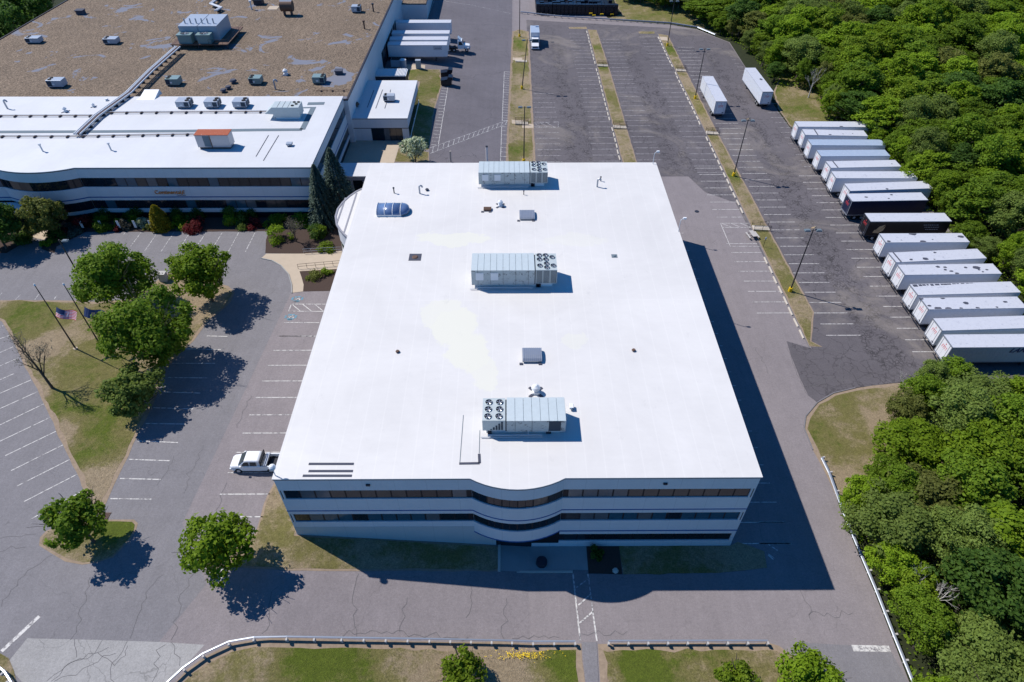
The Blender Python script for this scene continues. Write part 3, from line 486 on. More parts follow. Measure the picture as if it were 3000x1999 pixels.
# bay with low curved roof on the left side
zb = 11.0; bpts = [Q(*t(1, 1, x, y), zb) for x, y in ((1000, 165), (925, 200), (860, 245), (800, 300), (755, 360), (735, 430), (745, 500), (780, 555), (815, 592), (850, 622))]
bay = thing('curved_bay', 'curved white bay with seamed roof on the left side of the main building', 'building wing'); bp = [(p.x, p.y) for p in bpts]; bp = bp + [(X0 - .01, bp[-1][1]), (X0 - .01, bp[0][1])]
mb = MB(); mb.prism(offs(bp, -.2), 1, zb - .1, 0); band(mb, bp, 8.2, zb - .1, -.2, 0); band(mb, bp, 4.6, 6.3, -.2, 0); band(mb, bp, 1.5, 2.9, -.2, 0); mb.build('wall', M['wall'], bay)
mb = MB(); band(mb, bp[:10], 6.3, 8.2, -.2, -.08, 0, False); band(mb, bp[:10], 2.9, 4.6, -.2, -.08, 0, False); mb.build('window', M['gl0'], bay)
mb = MB(); mb.prism(offs(bp, .1), zb, zb + .12); mb.build('roof', M['roof'], bay)
mb = MB(); band(mb, bp[:10], zb - .1, zb + .2, -.1, .18, 0, False)
for k in range(4): xs = X0 - .15 - k * 1.55; ys = [p[1] for p in bp[:10] if p[0] < xs + .8]; ys and mb.box(xs - .12, xs + .12, min(ys) + .4, max(ys) - .4, zb + .1, zb + .16)
mb.build('roof_seam', M['grey'], bay)
# left wing
WX, WY, WT = -33.2, 99.0, 12.65
wing = thing('office_wing', 'long two-storey white-roofed wing with blue stripe at left of the main building', 'building')
warc = arcpath(-86.3, -72.7, WY, 1.6); wring = [(-150, WY)] + warc + [(WX, WY), (WX + .2, 127.4), (-150, 127.4)]
mb = MB(); mb.prism(offs(wring, -.27), 1.5, WT - .3); band(mb, wring, 10.68, WT - .24, -.27, 0); band(mb, wring, 6.35, 8.95, -.27, 0); mb.build('wall', M['wall'], wing)
mb = MB(); band(mb, [(-72.7, WY), (WX, WY), (WX + .2, 127.4)], 3.93, 4.66, -.27, .02, 0, False); mb.build('sill_wall', M['wall'], wing)
mb = MB(); band(mb, [(-150, WY)] + warc + [(WX, WY), (WX + .2, 127.4)], 2, 3.93, -.27, -.1, 0, False); mb.build('shade_dark_base', M['frame'], wing)  # black band stands in for the shade and shrubs below the sill
mb = MB(); mb.prism(offs(wring, .1), WT - .16, WT); mb.build('roof', M['roof2'], wing, bevel=.05)
mb = MB(); band(mb, wring, WT - .26, WT - .16, -.2, .07); mb.build('coping', M['coping'], wing)
mb = MB(); band(mb, wring, 6.88, 7.06, 0, .03); mb.build('blue_stripe', M['stripe'], wing)
for z0, z1 in ((8.95, 10.68), (4.66, 6.35)):
    windows(wing, [(-72.7, WY), (WX, WY)], z0, z1, 1.75, (5, 2, 3, 1), int(z0 * 3), .5); windows(wing, warc, z0, z1, 1.9, (7, 1, 1, 0), int(z0 * 4), .1); windows(wing, [(WX, WY), (WX + .2, 127.4)], z0, z1, 2.2, (6, 1, 1, 0), int(z0), .4)
    windows(wing, [(-110, WY), (-86.3, WY)], z0, z1, 2.2, (6, 1, 1, 0), int(z0 * 2), .1)
    mb = MB(); mb.box(WX - .5, WX, WY, WY + .45, z0, z1); mb.build('corner_pier', M['wall'], wing)
mb = MB(); cv = arcpath(-92, -78, 97.2, 1.2); mb.prism(cv + [(-78, 98.8), (-92, 98.8)], 5.6, 6.1); mb.build('entrance_canopy', M['wall'], wing)
def text(parent, s, x, y, z, width, mat, rz=0, rx=90, name='lettering', shear=0, ext=.03):
    cu = bpy.data.curves.new('t', 'FONT'); cu.body = s; cu.size = 1; cu.extrude = ext; cu.shear = shear; to = bpy.data.objects.new('t', cu); COL.objects.link(to)
    bpy.context.view_layer.update(); me = bpy.data.meshes.new_from_object(to.evaluated_get(bpy.context.evaluated_depsgraph_get())); bpy.data.objects.remove(to)
    xs = [v.co.x for v in me.vertices]; k = width / (max(xs) - min(xs)); me.transform(Matrix.Scale(k, 4) @ Matrix.Translation((-min(xs), 0, 0))); me.transform(Matrix.Rotation(rad(rx), 4, 'X')); me.transform(Matrix.Rotation(rz, 4, 'Z'))
    me.materials.clear(); me.materials.append(mat); o = bpy.data.objects.new(name, me); COL.objects.link(o); o.location = (x, y, z); o.parent = parent; return o
sg = thing('wall_sign', 'orange company name lettering with small dark line below on the striped wing wall', 'sign', (-61.0, 98.93, 7.5))
text(sg, 'Continental', 0, 0, .12, 4.5, M['orange'], ext=.05); text(sg, 'ContiTech', 3.6, 0, -.28, 1.5, M['inkblue'], ext=.03)
mb = MB()
for a, b in (((4.65, .15), (4.8, .55)), ((4.8, .55), (5.05, .8)), ((4.8, .5), (5.15, .45)), ((4.75, .3), (5.05, .15)), ((5.05, .8), (5.2, .7)), ((4.7, .25), (4.6, -.05))): mb.tube((a[0], -.02, a[1]), (b[0], -.02, b[1]), .05, 5)
mb.build('horse_emblem', M['orange'], sg)
# warehouse with gravel roof
wh = thing('warehouse', 'huge brown gravel-roofed warehouse behind the white wing at top left', 'building')
wp = [(-122.5, 127.45), (-32.15, 127.45), (-31.1, 207), (-119.3, 207)]
mb = MB(); mb.prism(wp, 1.5, 11.75); mb.build('wall', M['wall'], wh); mb = MB(); mb.prism(offs(wp, -.3), 11.7, 11.9); mb.build('roof', M['gravel'], wh)
mb = MB(); band(mb, wp, 11.76, 12.05, -.3, .05); mb.build('parapet_coping', M['coping'], wh); mb = MB(); band(mb, wp, 11.2, 11.75, -.1, .03); mb.build('parapet', M['wall'], wh)
mb = MB()
for y_ in (168.5, 172.3, 176.2, 180.1, 184, 188, 192, 196): mb.box(-31.75, -31.3, y_ - 1.5, y_ + 1.5, 3.3, 6.9)
mb.build('dock_shelter', M['black'], wh)
ext = thing('warehouse_extension', 'taller white box at the far end of the loading docks', 'building', (-31.2, 205.6, 0)); ze = zat(*t(1, 0, 1400, 40), 205.6)
mb = MB(); mb.box(0, 7.3, 0, 30, 2, ze - .1); mb.build('wall', M['wall'], ext); mb = MB(); mb.box(.15, 7.15, .15, 30, ze - .05, ze + .05); mb.build('roof', M['gravel'], ext); mb = MB(); band(mb, [(0, 0), (7.3, 0), (7.3, 30), (0, 30)], ze - .1, ze + .15, -.15, .04); mb.build('coping', M['coping'], ext)
# annex
an = thing('annex', 'small white-roofed annex with glazed front beside the loading yard', 'building'); ap = [(-33.3, 128.2), (-20.78, 128.2), (-20.7, 147.6), (-33.1, 147.6)]; AT = 7.75
mb = MB(); mb.prism(offs(ap, -.3), 1.5, AT - .3); band(mb, ap, 5.6, AT - .2, -.3, 0)
for c_ in ((-33.3, -28.6), (-22.1, -20.78)): mb.box(c_[0], c_[1], 128.25, 128.6, 2, 5.6)
band(mb, [(-20.78, 128.2), (-20.7, 147.6)], 2, 3.3, -.3, 0, 0, False); mb.build('wall', M['wall'], an)
mb = MB(); mb.box(-28.6, -22.1, 128.4, 128.5, 2.6, 5.6)
mb.build('window', M['gl0'], an)
for k in range(5): mb = MB(); mb.box(-28.5 + k * 1.28, -27.35 + k * 1.28, 128.36, 128.39, 2.75, 5.4); mb.build('window', M[['gl0', 'gl0', 'gl3', 'gl1', 'gl1'][k]], an)
mb = MB(); mb.box(-20.84, -20.72, 128.9, 137, 3.3, 5.5); mb.box(-20.82, -20.70, 138, 146.8, 3.3, 5.5); mb.build('window', M['gl0'], an)
mb = MB(); band(mb, ap, 5.5, 5.62, 0, .03); band(mb, ap, AT - .22, AT - .14, -.2, .06); mb.build('coping', M['coping'], an); mb = MB(); mb.prism(offs(ap, .08), AT - .13, AT); mb.build('roof', M['roof2'], an, bevel=.04)
# link building
lk = thing('link_building', 'low white-roofed link with dark glass between the wing and the main building', 'building'); lp = [(-36.5, 106.9), (-23.1, 106.9), (-23.1, 111.7), (-36.5, 111.7)]
mb = MB(); mb.prism(offs(lp, .1), 6.3, 6.5); mb.build('roof', M['roof2'], lk); mb = MB(); mb.prism(offs(lp, -.2), 1.5, 6.2, 0); mb.build('window', M['gl0'], lk)
mb = MB(); band(mb, lp, 5.6, 6.3, -.2, .02)
for k in range(6): mb.box(-36 + k * 2.3, -35.6 + k * 2.3, 106.75, 107.3, 1.5, 5.6)
mb.build('wall', M['grey'], lk)
# ribbed shed
sh = thing('shed', 'ribbed metal-roofed shed against the warehouse wall', 'shed'); s0, s1, s2, s3 = [Q(*t(1, 0, *p), 5.6) for p in ((1062, 697), (1372, 697), (1380, 632), (1085, 632))]
mb = MB(); x0_, x1_, y0_, y1_ = -32, s1.x, s1.y, s2.y; mb.box(x0_, x1_, y0_ + .1, y1_, 2, 5.4); mb.build('wall', M['dkmetal'], sh)
mb = MB(); nn_ = 22
for k in range(nn_):
    a = x0_ + (x1_ - x0_) * k / nn_; b = a + (x1_ - x0_) / nn_ * .5; mb.box(a, b, y0_, y1_, 5.52, 5.68)
mb.box(x0_, x1_ + .1, y0_, y1_, 5.4, 5.52); mb.build('roof', M['white'], sh)
# stairs beside the annex
st = thing('stairs', 'shaded concrete steps with railing at the annex corner', 'stairs', (0, 0, 0)); p0, p1 = TG(1, 0, 1320, 1320, 1400, 1365)
mb = MB()
for k in range(7): c_ = p0.lerp(p1, k / 7); mb.box(c_.x - .05, c_.x + .32, c_.y - 1.3, c_.y + .6, 2.2, 2.95 - k * .08)
mb.build('tread', M['conc'], st); mb = MB(); mb.tube(p0 + Vector((0, .7, .9)), p1 + Vector((0, .7, .6)), .04); mb.tube(p0 + Vector((0, .7, 0)), p0 + Vector((0, .7, .9)), .04); mb.tube(p1 + Vector((0, .7, -.2)), p1 + Vector((0, .7, .6)), .04); mb.build('railing', M['railpaint'], st)
# ------------------------------------------------------------------ roof plant
def BX(c, r, xl, xr, ytop, ybase, yfar, z):
    a = t(c, r, xl, ytop); b = t(c, r, xr, ytop); xm = (a[0] + b[0]) / 2; _, yb = t(c, r, 0, ybase); _, yf = t(c, r, 0, yfar)
    Y = Q(xm, yb, z).y; zt = zat(xm, a[1], Y); x0 = Q(a[0], a[1], zt).x; x1 = Q(b[0], b[1], zt).x; Yf = Q(xm, yf, zt).y
    return (x0, Y, z), x1 - x0, Yf - Y, zt - z
def fan(parent, x, y, z, r, seed=0):
    mb = MB(); mb.cyl(x, y, z, z + .1, r, 18, 0, cap=False); mb.cyl(x, y, z + .005, z + .012, r * .96, 18, 1)
    mb.cyl(x, y, z + .02, z + .09, r * .2, 8, 2)
    for k in range(5):
        a = seed + k * 2 * math.pi / 5; ca, sa = math.cos(a), math.sin(a); cb, sb = math.cos(a + .5), math.sin(a + .5)
        mb.quad((x + ca * r * .15, y + sa * r * .15, z + .05), (x + ca * r * .88, y + sa * r * .88, z + .03), (x + cb * r * .88, y + sb * r * .88, z + .08), (x + cb * r * .15, y + sb * r * .15, z + .07), 2)
    return mb.build('fan', [M['rtu'], M['darkroom'], M['galv']], parent)
def rtu(label, bx, fans, fside, ff=.25, vents=(), group='large rooftop air handling units'):
    loc, L, D, H = bx; th = thing('rooftop_unit', label, 'air handler', loc, 0, group)
    mb = MB(); mb.box(.35, L - .5, .3, D - .3, -.02, .5); mb.build('curb', M['white'], th)
    fx0, fx1 = (L * (1 - ff), L) if fside > 0 else (0, L * ff); bx0, bx1 = (0, L * (1 - ff) - .12) if fside > 0 else (L * ff + .12, L)
    mb = MB(); mb.box(bx0, bx1, 0, D, .5, H - .04); mb.build('casing', M['rtupeel'], th)
    n = max(4, round((bx1 - bx0) / .82)); mb = MB()
    for k in range(n): a = bx0 + (bx1 - bx0) * k / n; mb.box(a + .02, a + (bx1 - bx0) / n - .02, -.05, D + .05, H - .04, H + .02)
    mb.build('roof_panel', M['rtutop'], th)
    mb = MB()
    for k in range(1, n, 2): a = bx0 + (bx1 - bx0) * k / n; mb.box(a, a + .03, -.02, 0, .55, H - .1)
    mb.build('panel_joint', M['dkmetal'], th)
    mb = MB(); mb.box(fx0, fx1, 0.02, D - .02, .7, H); mb.build('condenser_section', M['rtu'], th)
    mb = MB(); mb.box(bx1 if fside > 0 else fx1, fx0 if fside > 0 else bx0, .1, D - .1, .5, H - .15); mb.build('gap_cover', M['dkmetal'], th)
    if fside > 0:
        mb = MB(); nb = 3; wv = (fx1 - fx0) / nb
        for k in range(nb):
            mb.box(fx0 + k * wv + .12, fx0 + (k + 1) * wv - .08, -.02, .03, .8, H - .12)
        mb.build('coil_grille', M['coil'], th); mb = MB()
        for k in range(18): a = fx0 + .1 + k * (fx1 - fx0 - .2) / 18; mb.box(a, a + .05, -.05, -.02, .8, H - .12)
        mb.build('grille_bar', M['rtu'], th)
        for k in range(2): mb = MB(); a = bx0 + .55 + k * 1.9; mb.box(a, a + 1.0, -.05, 0, H * .45, H * .85); mb.build('notice_panel', M['white'], th)
    else:
        mb = MB()
        for k in range(5): a = fx1 - .25 - k * .28; mb.box(a - .18, a, -.04, .03, .85, H - .2 - k * .3)
        mb.build('coil_grille', M['coil'], th); mb = MB(); mb.box(bx1 - 1.7, bx1 - .5, -.04, .01, .65, H - .15); mb.build('intake_louver', M['coil'], th)
    for i, (u, v) in enumerate(fans): fan(th, fx0 + (fx1 - fx0) * u, D * v, H, .37, i * 1.3)
    mb = MB(); mb.tube((.5, -.25, .3), (L * .72, -.25, .3), .06, 6); mb.tube((-.2, -.4, .15), (L * .72, -.4, .15), .05, 6); mb.tube((L * .55, -.25, .3), (L * .55, -.02, .6), .04, 6); mb.build('pipe', M['pvc'], th)
    mb = MB(); mb.box(L * .77, L * .77 + .5, .1, .6, 0, .45); mb.build('support_block', M['dkmetal'], th); mb = MB(); mb.box(fx0 + .1 if fside > 0 else .5, fx0 + .5 if fside > 0 else .9, .1, .4, 0, .7); mb.build('support_block', M['dkmetal'], th); return th
f9 = [(.2, .87), (.5, .87), (.8, .75), (.2, .62), (.5, .62), (.2, .25), (.52, .37), (.52, .14), (.83, .25)]
rtu('long pale green air handler at the rear edge of the big white roof', BX(1, 1, 2043, 2682, 18, 152, -82, ZR), f9, 1)
rtu('long pale green air handler with peeling side in the middle of the big white roof', BX(1, 1, 1976, 2769, 916, 1078, 762, ZR), f9, 1)
rtu('long pale air handler with six fans on its left end, near the front roof edge', BX(1, 2, 2078, 2851, 730, 860, 521, ZR), [(.27, .8), (.74, .8), (.25, .49), (.74, .49), (.24, .18), (.72, .18)], -1, .275)
def smallunit(label, bx, side=1, mat='greyunit', fans=True, group='small box-shaped rooftop units'):
    loc, L, D, H = bx; th = thing('rooftop_unit', label, 'rooftop unit', loc, 0, group); mb = MB(); mb.box(.15, L - .15, .1, D - .1, 0, .3); mb.build('skid', M['dkmetal'], th)
    mb = MB(); mb.box(0, L, 0, D, .25, H); mb.build('casing', M[mat], th, bevel=.03)
    mb = MB(); a = L * .62 if side > 0 else .06; mb.box(a, a + L * .32, -.03, .02, .4, H - .15); mb.build('coil_grille', M['coil'], th)
    mb = MB(); q = L if side > 0 else 0
    for k in range(2): mb = MB(); mb.box(q - .02, q + .03, D * (.08 + .46 * k), D * (.44 + .46 * k), .4, H - .15); mb.build('side_grille', M['coil'], th)
    if fans:
        for k in range(2):
            mb = MB(); mb.cyl(L * .82 if side > 0 else L * .2, D * (.28 + .44 * k), H, H + .08, min(D * .19, L * .16), 14); mb.build('fan', M['darkroom'], th)
    mb = MB(); mb.box(L * .3, L * .5, -.03, .01, H * .4, H * .6); mb.build('label_plate', M['white'], th); return th
ZW, ZB = WT, 11.9
for lb, b_, sd, mt in (('grey unit nearest the left edge of the brown roof', (0, 0, 218, 345, 352, 405, 326, ZB), -1, 'greyunit'), ('grey unit on the far brown roof, second from its left edge', (0, 0, 935, 1058, 360, 413, 332, ZB), -1, 'greyunit'),
                       ('grey unit nearest the white roof at the left of the brown roof', (0, 0, 412, 555, 742, 812, 708, ZB), -1, 'greyunit'), ('green unit beside a long bluish puddle stain on the brown roof', (0, 0, 1508, 1628, 728, 795, 692, ZB), -1, 'greenunit'),
                       ('green unit in the middle of the row along the near brown roof', (0, 0, 2277, 2385, 722, 785, 686, ZB), -1, 'greenunit'), ('green peeling unit nearest the warehouse edge over the annex', (1, 0, 510, 622, 712, 778, 677, ZB), 1, 'greenunit')):
    smallunit(lb, BX(*b_), sd, mt)
for i, (lb, xl) in enumerate((('leftmost of three grey condensers along the back of the white wing roof', 1603), ('middle one of three grey condensers along the back of the white wing roof', 1865), ('rightmost of three grey condensers along the back of the white wing roof', 2127))):
    smallunit(lb, BX(0, 0, xl, xl + 125, 936, 1000, 893, ZW), 1, 'greyunit', group='grey condensers on the wing roof')
smallunit('small grey unit on the annex roof', BX(1, 0, 1165, 1268, 882, 940, 857, AT), -1)
loc, L, D, H = BX(1, 0, 140, 388, 990, 1100, 932, ZW); th = thing('rooftop_unit', 'big grey-green unit with sloped intake hood on the white wing roof', 'air handler', loc)
mb = MB(); mb.box(.3, L - .2, .2, D - .2, 0, .45); mb.build('curb', M['white'], th); mb = MB(); mb.box(0, L, 0, D, .45, H); mb.build('casing', M['rtu'], th)
mb = MB(); mb.add([(0, 0, H), (-1.5, 0, H - 1.2), (0, 0, H - 1.3), (0, D, H), (-1.5, D, H - 1.2), (0, D, H - 1.3)], [(0, 1, 2), (3, 5, 4), (0, 3, 4, 1), (1, 4, 5, 2)]); mb.build('intake_hood', M['rtu'], th)
mb = MB()
for k in range(1, 4): mb.box(L * k / 5 - .02, L * k / 5 + .02, -.02, D + .02, H, H + .03)
mb.build('roof_seam', M['dkmetal'], th)
for k, (u, v) in enumerate(((.74, .85), (.9, .85), (.85, .55), (.74, .3))): mb = MB(); mb.cyl(L * u, D * v, H + .01, H + .1, .28, 14); mb.build('fan', M['darkroom'], th)
loc, L, D, H = BX(0, 0, 1782, 2088, 1242, 1372, 1192, ZW); th = thing('rooftop_unit', 'weathered white rooftop enclosure with a rusty red roof', 'enclosure', loc)
mb = MB(); mb.box(.2, L - .2, .15, D - .15, 0, .35); mb.build('curb', M['brownpipe'], th); mb = MB(); mb.box(0, L, 0, D, .35, H - .05); mb.build('casing', M['galv'], th); mb = MB(); mb.box(-.08, L + .08, -.08, D + .1, H - .05, H + .03); mb.build('roof_panel', M['rust'], th)
mb = MB(); mb.box(L * .22, L * .42, -.03, .01, .5, H - .2); mb.build('opening', M['strip'], th); mb = MB(); mb.box(L * .43, L * .45, -.06, .01, .3, H - .1); mb.build('drain_pipe', M['brownpipe'], th)
# cooling plant on its platform
loc, L, D, H = BX(0, 0, 1632, 1985, 241, 418, 131, ZB); pl = thing('cooling_plant', 'big grey cooling plant with two green fan coolers on a raised steel platform', 'cooling plant', loc)
mb = MB(); mb.box(-1.8, L + 2.5, -2.6, D + 1, .9, 1.1)
mb.build('platform', M['brownpipe'], pl)
for x_ in (-1.5, L * .5, L + 2.2): mb = MB(); mb.box(x_ - .12, x_ + .12, -2.4, -2.2, 0, .9); mb.build('leg', M['dkmetal'], pl)
mb = MB(); mb.box(0, L * .49, 0, D, 1.1, H); mb.box(L * .51, L, 0, D, 1.1, H); mb.box(L * .49, L * .51, .2, D - .2, 1.1, H - .1); mb.build('casing', M['greyunit'], pl)
for k in range(6): mb = MB(); x_ = L * (.12 + .15 * k); mb.cyl(x_, D * .22, H - .02, H + 1.1, .16, 8); mb.build('stack', M['galv'], pl)
for k in range(2):
    x_ = .1 + k * L * .5; cc = thing_ = None; mb = MB(); mb.box(x_, x_ + L * .34, -2.2, -.2, 1.1, H * .66); mb.box(x_ - .15, x_ + L * .34 + .15, -2.35, -.05, H * .66, H * .72); c1 = mb.build('cooler', M['greenunit'], pl); fan(c1, x_ + L * .17, -1.2, H * .72, .95, k)
mb = MB()
for a, b in (((-1.8, -2.6), (-1.8, D + 1)), ((L + 2.5, -2.6), (L + 2.5, D + 1)), ((L * .8, -2.6), (L + 2.5, -2.6))):
    for z_ in (1.6, 2.1): mb.tube((*a, z_), (*b, z_), .03, 4)
    for k in range(5): p = Vector(a).lerp(Vector(b), k / 4); mb.tube((p.x, p.y, 1.1), (p.x, p.y, 2.1), .03, 4)
mb.build('railing', M['railpaint'], pl)
# other roof things
def RP(c, r, x, y, z): return Q(*t(c, r, x, y), z)
def vent(kind, label, p, cat='roof vent', group='small vents on the flat roofs', s=1.0, mat='galv'):
    mb = MB()
    if kind == 'mushroom':
        th = thing('roof_fan', label, 'roof fan', p, 0, group); mb.box(-.4 * s, .4 * s, -.4 * s, .4 * s, 0, .3 * s); mb.build('base', M['white'], th); mb = MB(); mb.cyl(0, 0, .3 * s, .75 * s, .28 * s, 14); mb.cyl(0, 0, .7 * s, .95 * s, .5 * s, 16, 0, .42 * s); mb.cyl(0, 0, .95 * s, 1.2 * s, .42 * s, 16, 0, .12 * s); mb.build('hood', M['white'], th)
        for k in range(4):
            mb = MB(); a = k * math.pi / 2 + .78; mb.T = Matrix.Rotation(a, 4, 'Z'); mb.box(.5 * s, 1.0 * s, -.16 * s, .16 * s, 0, .06); mb.build('ballast_pad', M['patch'], th)
        return th
    if kind == 'goose':
        mb.path([(0, 0, 0), (0, 0, 1.1 * s), (.05, 0, 1.3 * s), (.25 * s, 0, 1.42 * s), (.45 * s, 0, 1.3 * s), (.48 * s, 0, 1.1 * s)], .13 * s, 8); o = mb.build('gooseneck_vent', M['galv'])
    elif kind == 'pipe': mb.cyl(0, 0, 0, .9 * s, .09 * s, 8); mb.cyl(0, 0, .85 * s, 1.0 * s, .16 * s, 8); o = mb.build('vent_pipe', M[mat])
    elif kind == 'cap': mb.cyl(0, 0, 0, .3 * s, .3 * s, 12); mb.cyl(0, 0, .3 * s, .55 * s, .55 * s, 12, 0, .4 * s); o = mb.build('low_vent', M[mat])
    elif kind == 'box': mb.box(-.6 * s, .6 * s, -.5 * s, .5 * s, 0, .6 * s); mb.box(-.7 * s, .7 * s, -.6 * s, .6 * s, .6 * s, .72 * s); o = mb.build('vent_box', M[mat])
    o.location = p; return tag(o, label, cat, group)
def hood(label, bx, mat='galv'):
    loc, L, D, H = bx; th = thing('exhaust_hood', label, 'exhaust hood', loc, 0, 'ribbed exhaust hoods'); mb = MB(); mb.box(.25, L - .25, .25, D - .2, 0, H * .45); mb.build('base', M['white'], th)
    mb = MB(); n = 10; prof = [(0, H * .32), (0, H * .6), (D * .12, H * .85), (D * .35, H), (D * .7, H), (D * .95, H * .85), (D, H * .55), (D, H * .32)]
    for k in range(n):
        a = L * k / n; b = L * (k + 1) / n; m = len(prof)
        for (x0_, x1_, e) in ((a, b - .06, 0), (b - .06, b, .04)):
            vs = [(x0_, y, z + e) for y, z in prof] + [(x1_, y, z + e) for y, z in prof]; mb.add(vs, [(i, m + i, m + i + 1, i + 1) for i in range(m - 1)] + [tuple(range(m)), tuple(range(2 * m - 1, m - 1, -1))])
    mb.build('cowl', M[mat], th); 
    for a_ in (-.35, L - .4): mb = MB(); mb.box(a_, a_ + .38, -.3, 0, 0, .1); mb.build('ballast_pad', M['patch'], th)
hood('ribbed exhaust hood behind the middle air handler', BX(2, 1, 70, 210, 432, 458, 355, ZR)); hood('ribbed exhaust hood in front of the middle air handler', BX(2, 2, 97, 277, 168, 202, 50, ZR)); hood('small reddish-brown exhaust hood left of a roof fan', BX(1, 1, 2090, 2162, 360, 376, 330, ZR), 'brownpipe')
vent('mushroom', 'white domed roof fan just behind the six-fan air handler', RP(2, 2, 218, 470, ZR)); vent('mushroom', 'white domed roof fan beside the reddish-brown hood', RP(1, 1, 2245, 325, ZR), s=.85)
vent('goose', 'tall gooseneck vent near the back left of the big roof', RP(1, 1, 1505, 212, ZR)); vent('goose', 'tall gooseneck vent near the back right of the big roof', RP(2, 1, 782, 150, ZR)); vent('pipe', 'dark short pipe just behind the right gooseneck vent', RP(2, 1, 813, 97, ZR), s=.8, mat='dkmetal')
vent('pipe', 'dark thin pipe behind the curved skylight', RP(1, 1, 1270, 208, ZR), mat='dkmetal'); vent('cap', 'low dark cap beside the left gooseneck vent', RP(1, 1, 1572, 183, ZR), s=.55, mat='patch'); vent('pipe', 'tiny dark pipe below the rear air handler', RP(2, 1, 108, 222, ZR), s=.7, mat='dkmetal')
vent('cap', 'round dark roof drain left of the yellowed roof stain', RP(1, 2, 1302, 101, ZR) , s=.45, mat='brownpipe', cat='roof drain'); vent('cap', 'round dark roof drain on the right half of the big roof', RP(2, 2, 1117, 89, ZR), s=.45, mat='brownpipe', cat='roof drain')
smallunit('tiny white unit at the right end of the six-fan air handler', BX(2, 2, 530, 568, 612, 640, 570, ZR), 1, 'white', False, None)
def patchbox(name, label, c, r, x0, x1, y0, y1, z, mat, mat2=None, cat='roof drain'):
    a = RP(c, r, x0, y1, z); b = RP(c, r, x1, y1, z); d = RP(c, r, x0, y0, z); th = thing(name, label, cat, a); L = b.x - a.x; D = d.y - a.y
    mb = MB(); mb.box(0, L, 0, D, .002, .03); mb.build('surround', M[mat], th); mb = MB(); mb.cyl(L / 2, D / 2, .03, .14, min(L, D) * .28, 14, 0, min(L, D) * .2); mb.build('strainer', M[mat2 or 'brownpipe'], th)
patchbox('roof_drain', 'drain in a large dark stained square, left half of the roof', 1, 1, 1400, 1513, 766, 829, ZR, 'patch'); patchbox('roof_drain', 'drain in a small grey square, right half of the roof', 2, 1, 917, 970, 771, 802, ZR, 'strip', 'strip')
# barrel skylight
a = RP(1, 1, 1110, 425, ZR); b = RP(1, 1, 1335, 425, ZR); d = RP(1, 1, 1118, 330, ZR); L = b.x - a.x; D = d.y - a.y; th = thing('barrel_skylight', 'blue barrel-vault skylight with rounded end on the big roof', 'skylight', a)
mb = MB(); mb.box(0, L, 0, D, 0, .3); mb.build('curb', M['white'], th); mb = MB(); n = 10; prof = [(D / 2 - D / 2 * math.cos(math.pi * k / n), .3 + .85 * math.sin(math.pi * k / n)) for k in range(n + 1)]
vs = [(0, y, z) for y, z in prof] + [(L, y, z) for y, z in prof]; mb.add(vs, [(i, n + 1 + i, n + 2 + i, i + 1) for i in range(n)] + [tuple(range(n + 1)), tuple(range(2 * n + 1, n, -1))], 0, True)
M['sky'] = glassm('blue_skylight_glazing', (.10, .16, .30), .25); mb.build('glazing', M['sky'], th)
mb = MB(); vs = []; fs = []
for i in range(n + 1):
    for j in range(5): u = j / 4; y, z = prof[i]; k = math.sin(math.acos(min(1, u))); vs.append((L + 1.2 * u, D / 2 + (y - D / 2) * k, .3 + (z - .3) * k))
for i in range(n):
    for j in range(4): q = i * 5 + j; fs.append((q, q + 1, q + 6, q + 5))
mb.add(vs, fs, 0, True); mb.build('rounded_end', M['sky'], th)
for k in range(4):
    mb = MB(); x_ = .0 + (L - .1) * k / 3
    for (y0_, z0_), (y1_, z1_) in zip(prof, prof[1:]): mb.tube((x_, y0_, z0_ + .02), (x_, y1_, z1_ + .02), .06, 5)
    mb.build('rib', M['white'], th)
def rstrip(label, pts, z, wd, mat='strip', name='walkway_strip', cat='walkway strip', group='grey walkway strips laid on the roofs'):
    mb = MB()
    for p, q in zip(pts, pts[1:]):
        p = Vector(p[:2]); q = Vector(q[:2]); d = (q - p).normalized(); nn = Vector((d.y, -d.x)) * wd / 2
        mb.add([(p.x - nn.x, p.y - nn.y, z + .004), (p.x + nn.x, p.y + nn.y, z + .004), (q.x + nn.x, q.y + nn.y, z + .004), (q.x - nn.x, q.y - nn.y, z + .004), (p.x - nn.x, p.y - nn.y, z + .035), (p.x + nn.x, p.y + nn.y, z + .035), (q.x + nn.x, q.y + nn.y, z + .035), (q.x - nn.x, q.y - nn.y, z + .035)], [(4, 5, 6, 7), (0, 1, 5, 4), (1, 2, 6, 5), (2, 3, 7, 6), (3, 0, 4, 7)])
    return tag(mb.build(name, M[mat]), label, cat, group)
for nm, y_, xa, xb in (('rearmost of three grey strips in the front left corner', 1128, 485, 898), ('middle one of three grey strips in the front left corner', 1194, 483, 890), ('longest of three grey strips, nearest the front left edge', 1237, 430, 880)): rstrip(nm, [RP(1, 2, xa, y_, ZR), RP(1, 2, xb, y_, ZR)], ZR, .26, 'patch')
rstrip('L-shaped dark strip in front of the six-fan air handler', [RP(1, 2, 1867, 1125, ZR), RP(1, 2, 2054, 1122, ZR), RP(1, 2, 2050, 1036, ZR)], ZR, .26, 'patch')
rstrip('thin dark seam line left of the six-fan air handler', [RP(1, 2, 1872, 1115, ZR), RP(1, 2, 1905, 680, ZR)], ZR, .05, 'strip'); rstrip('thin dark seam line under the six-fan air handler', [RP(1, 2, 2050, 1030, ZR), RP(1, 2, 2056, 820, ZR)], ZR, .05, 'strip')
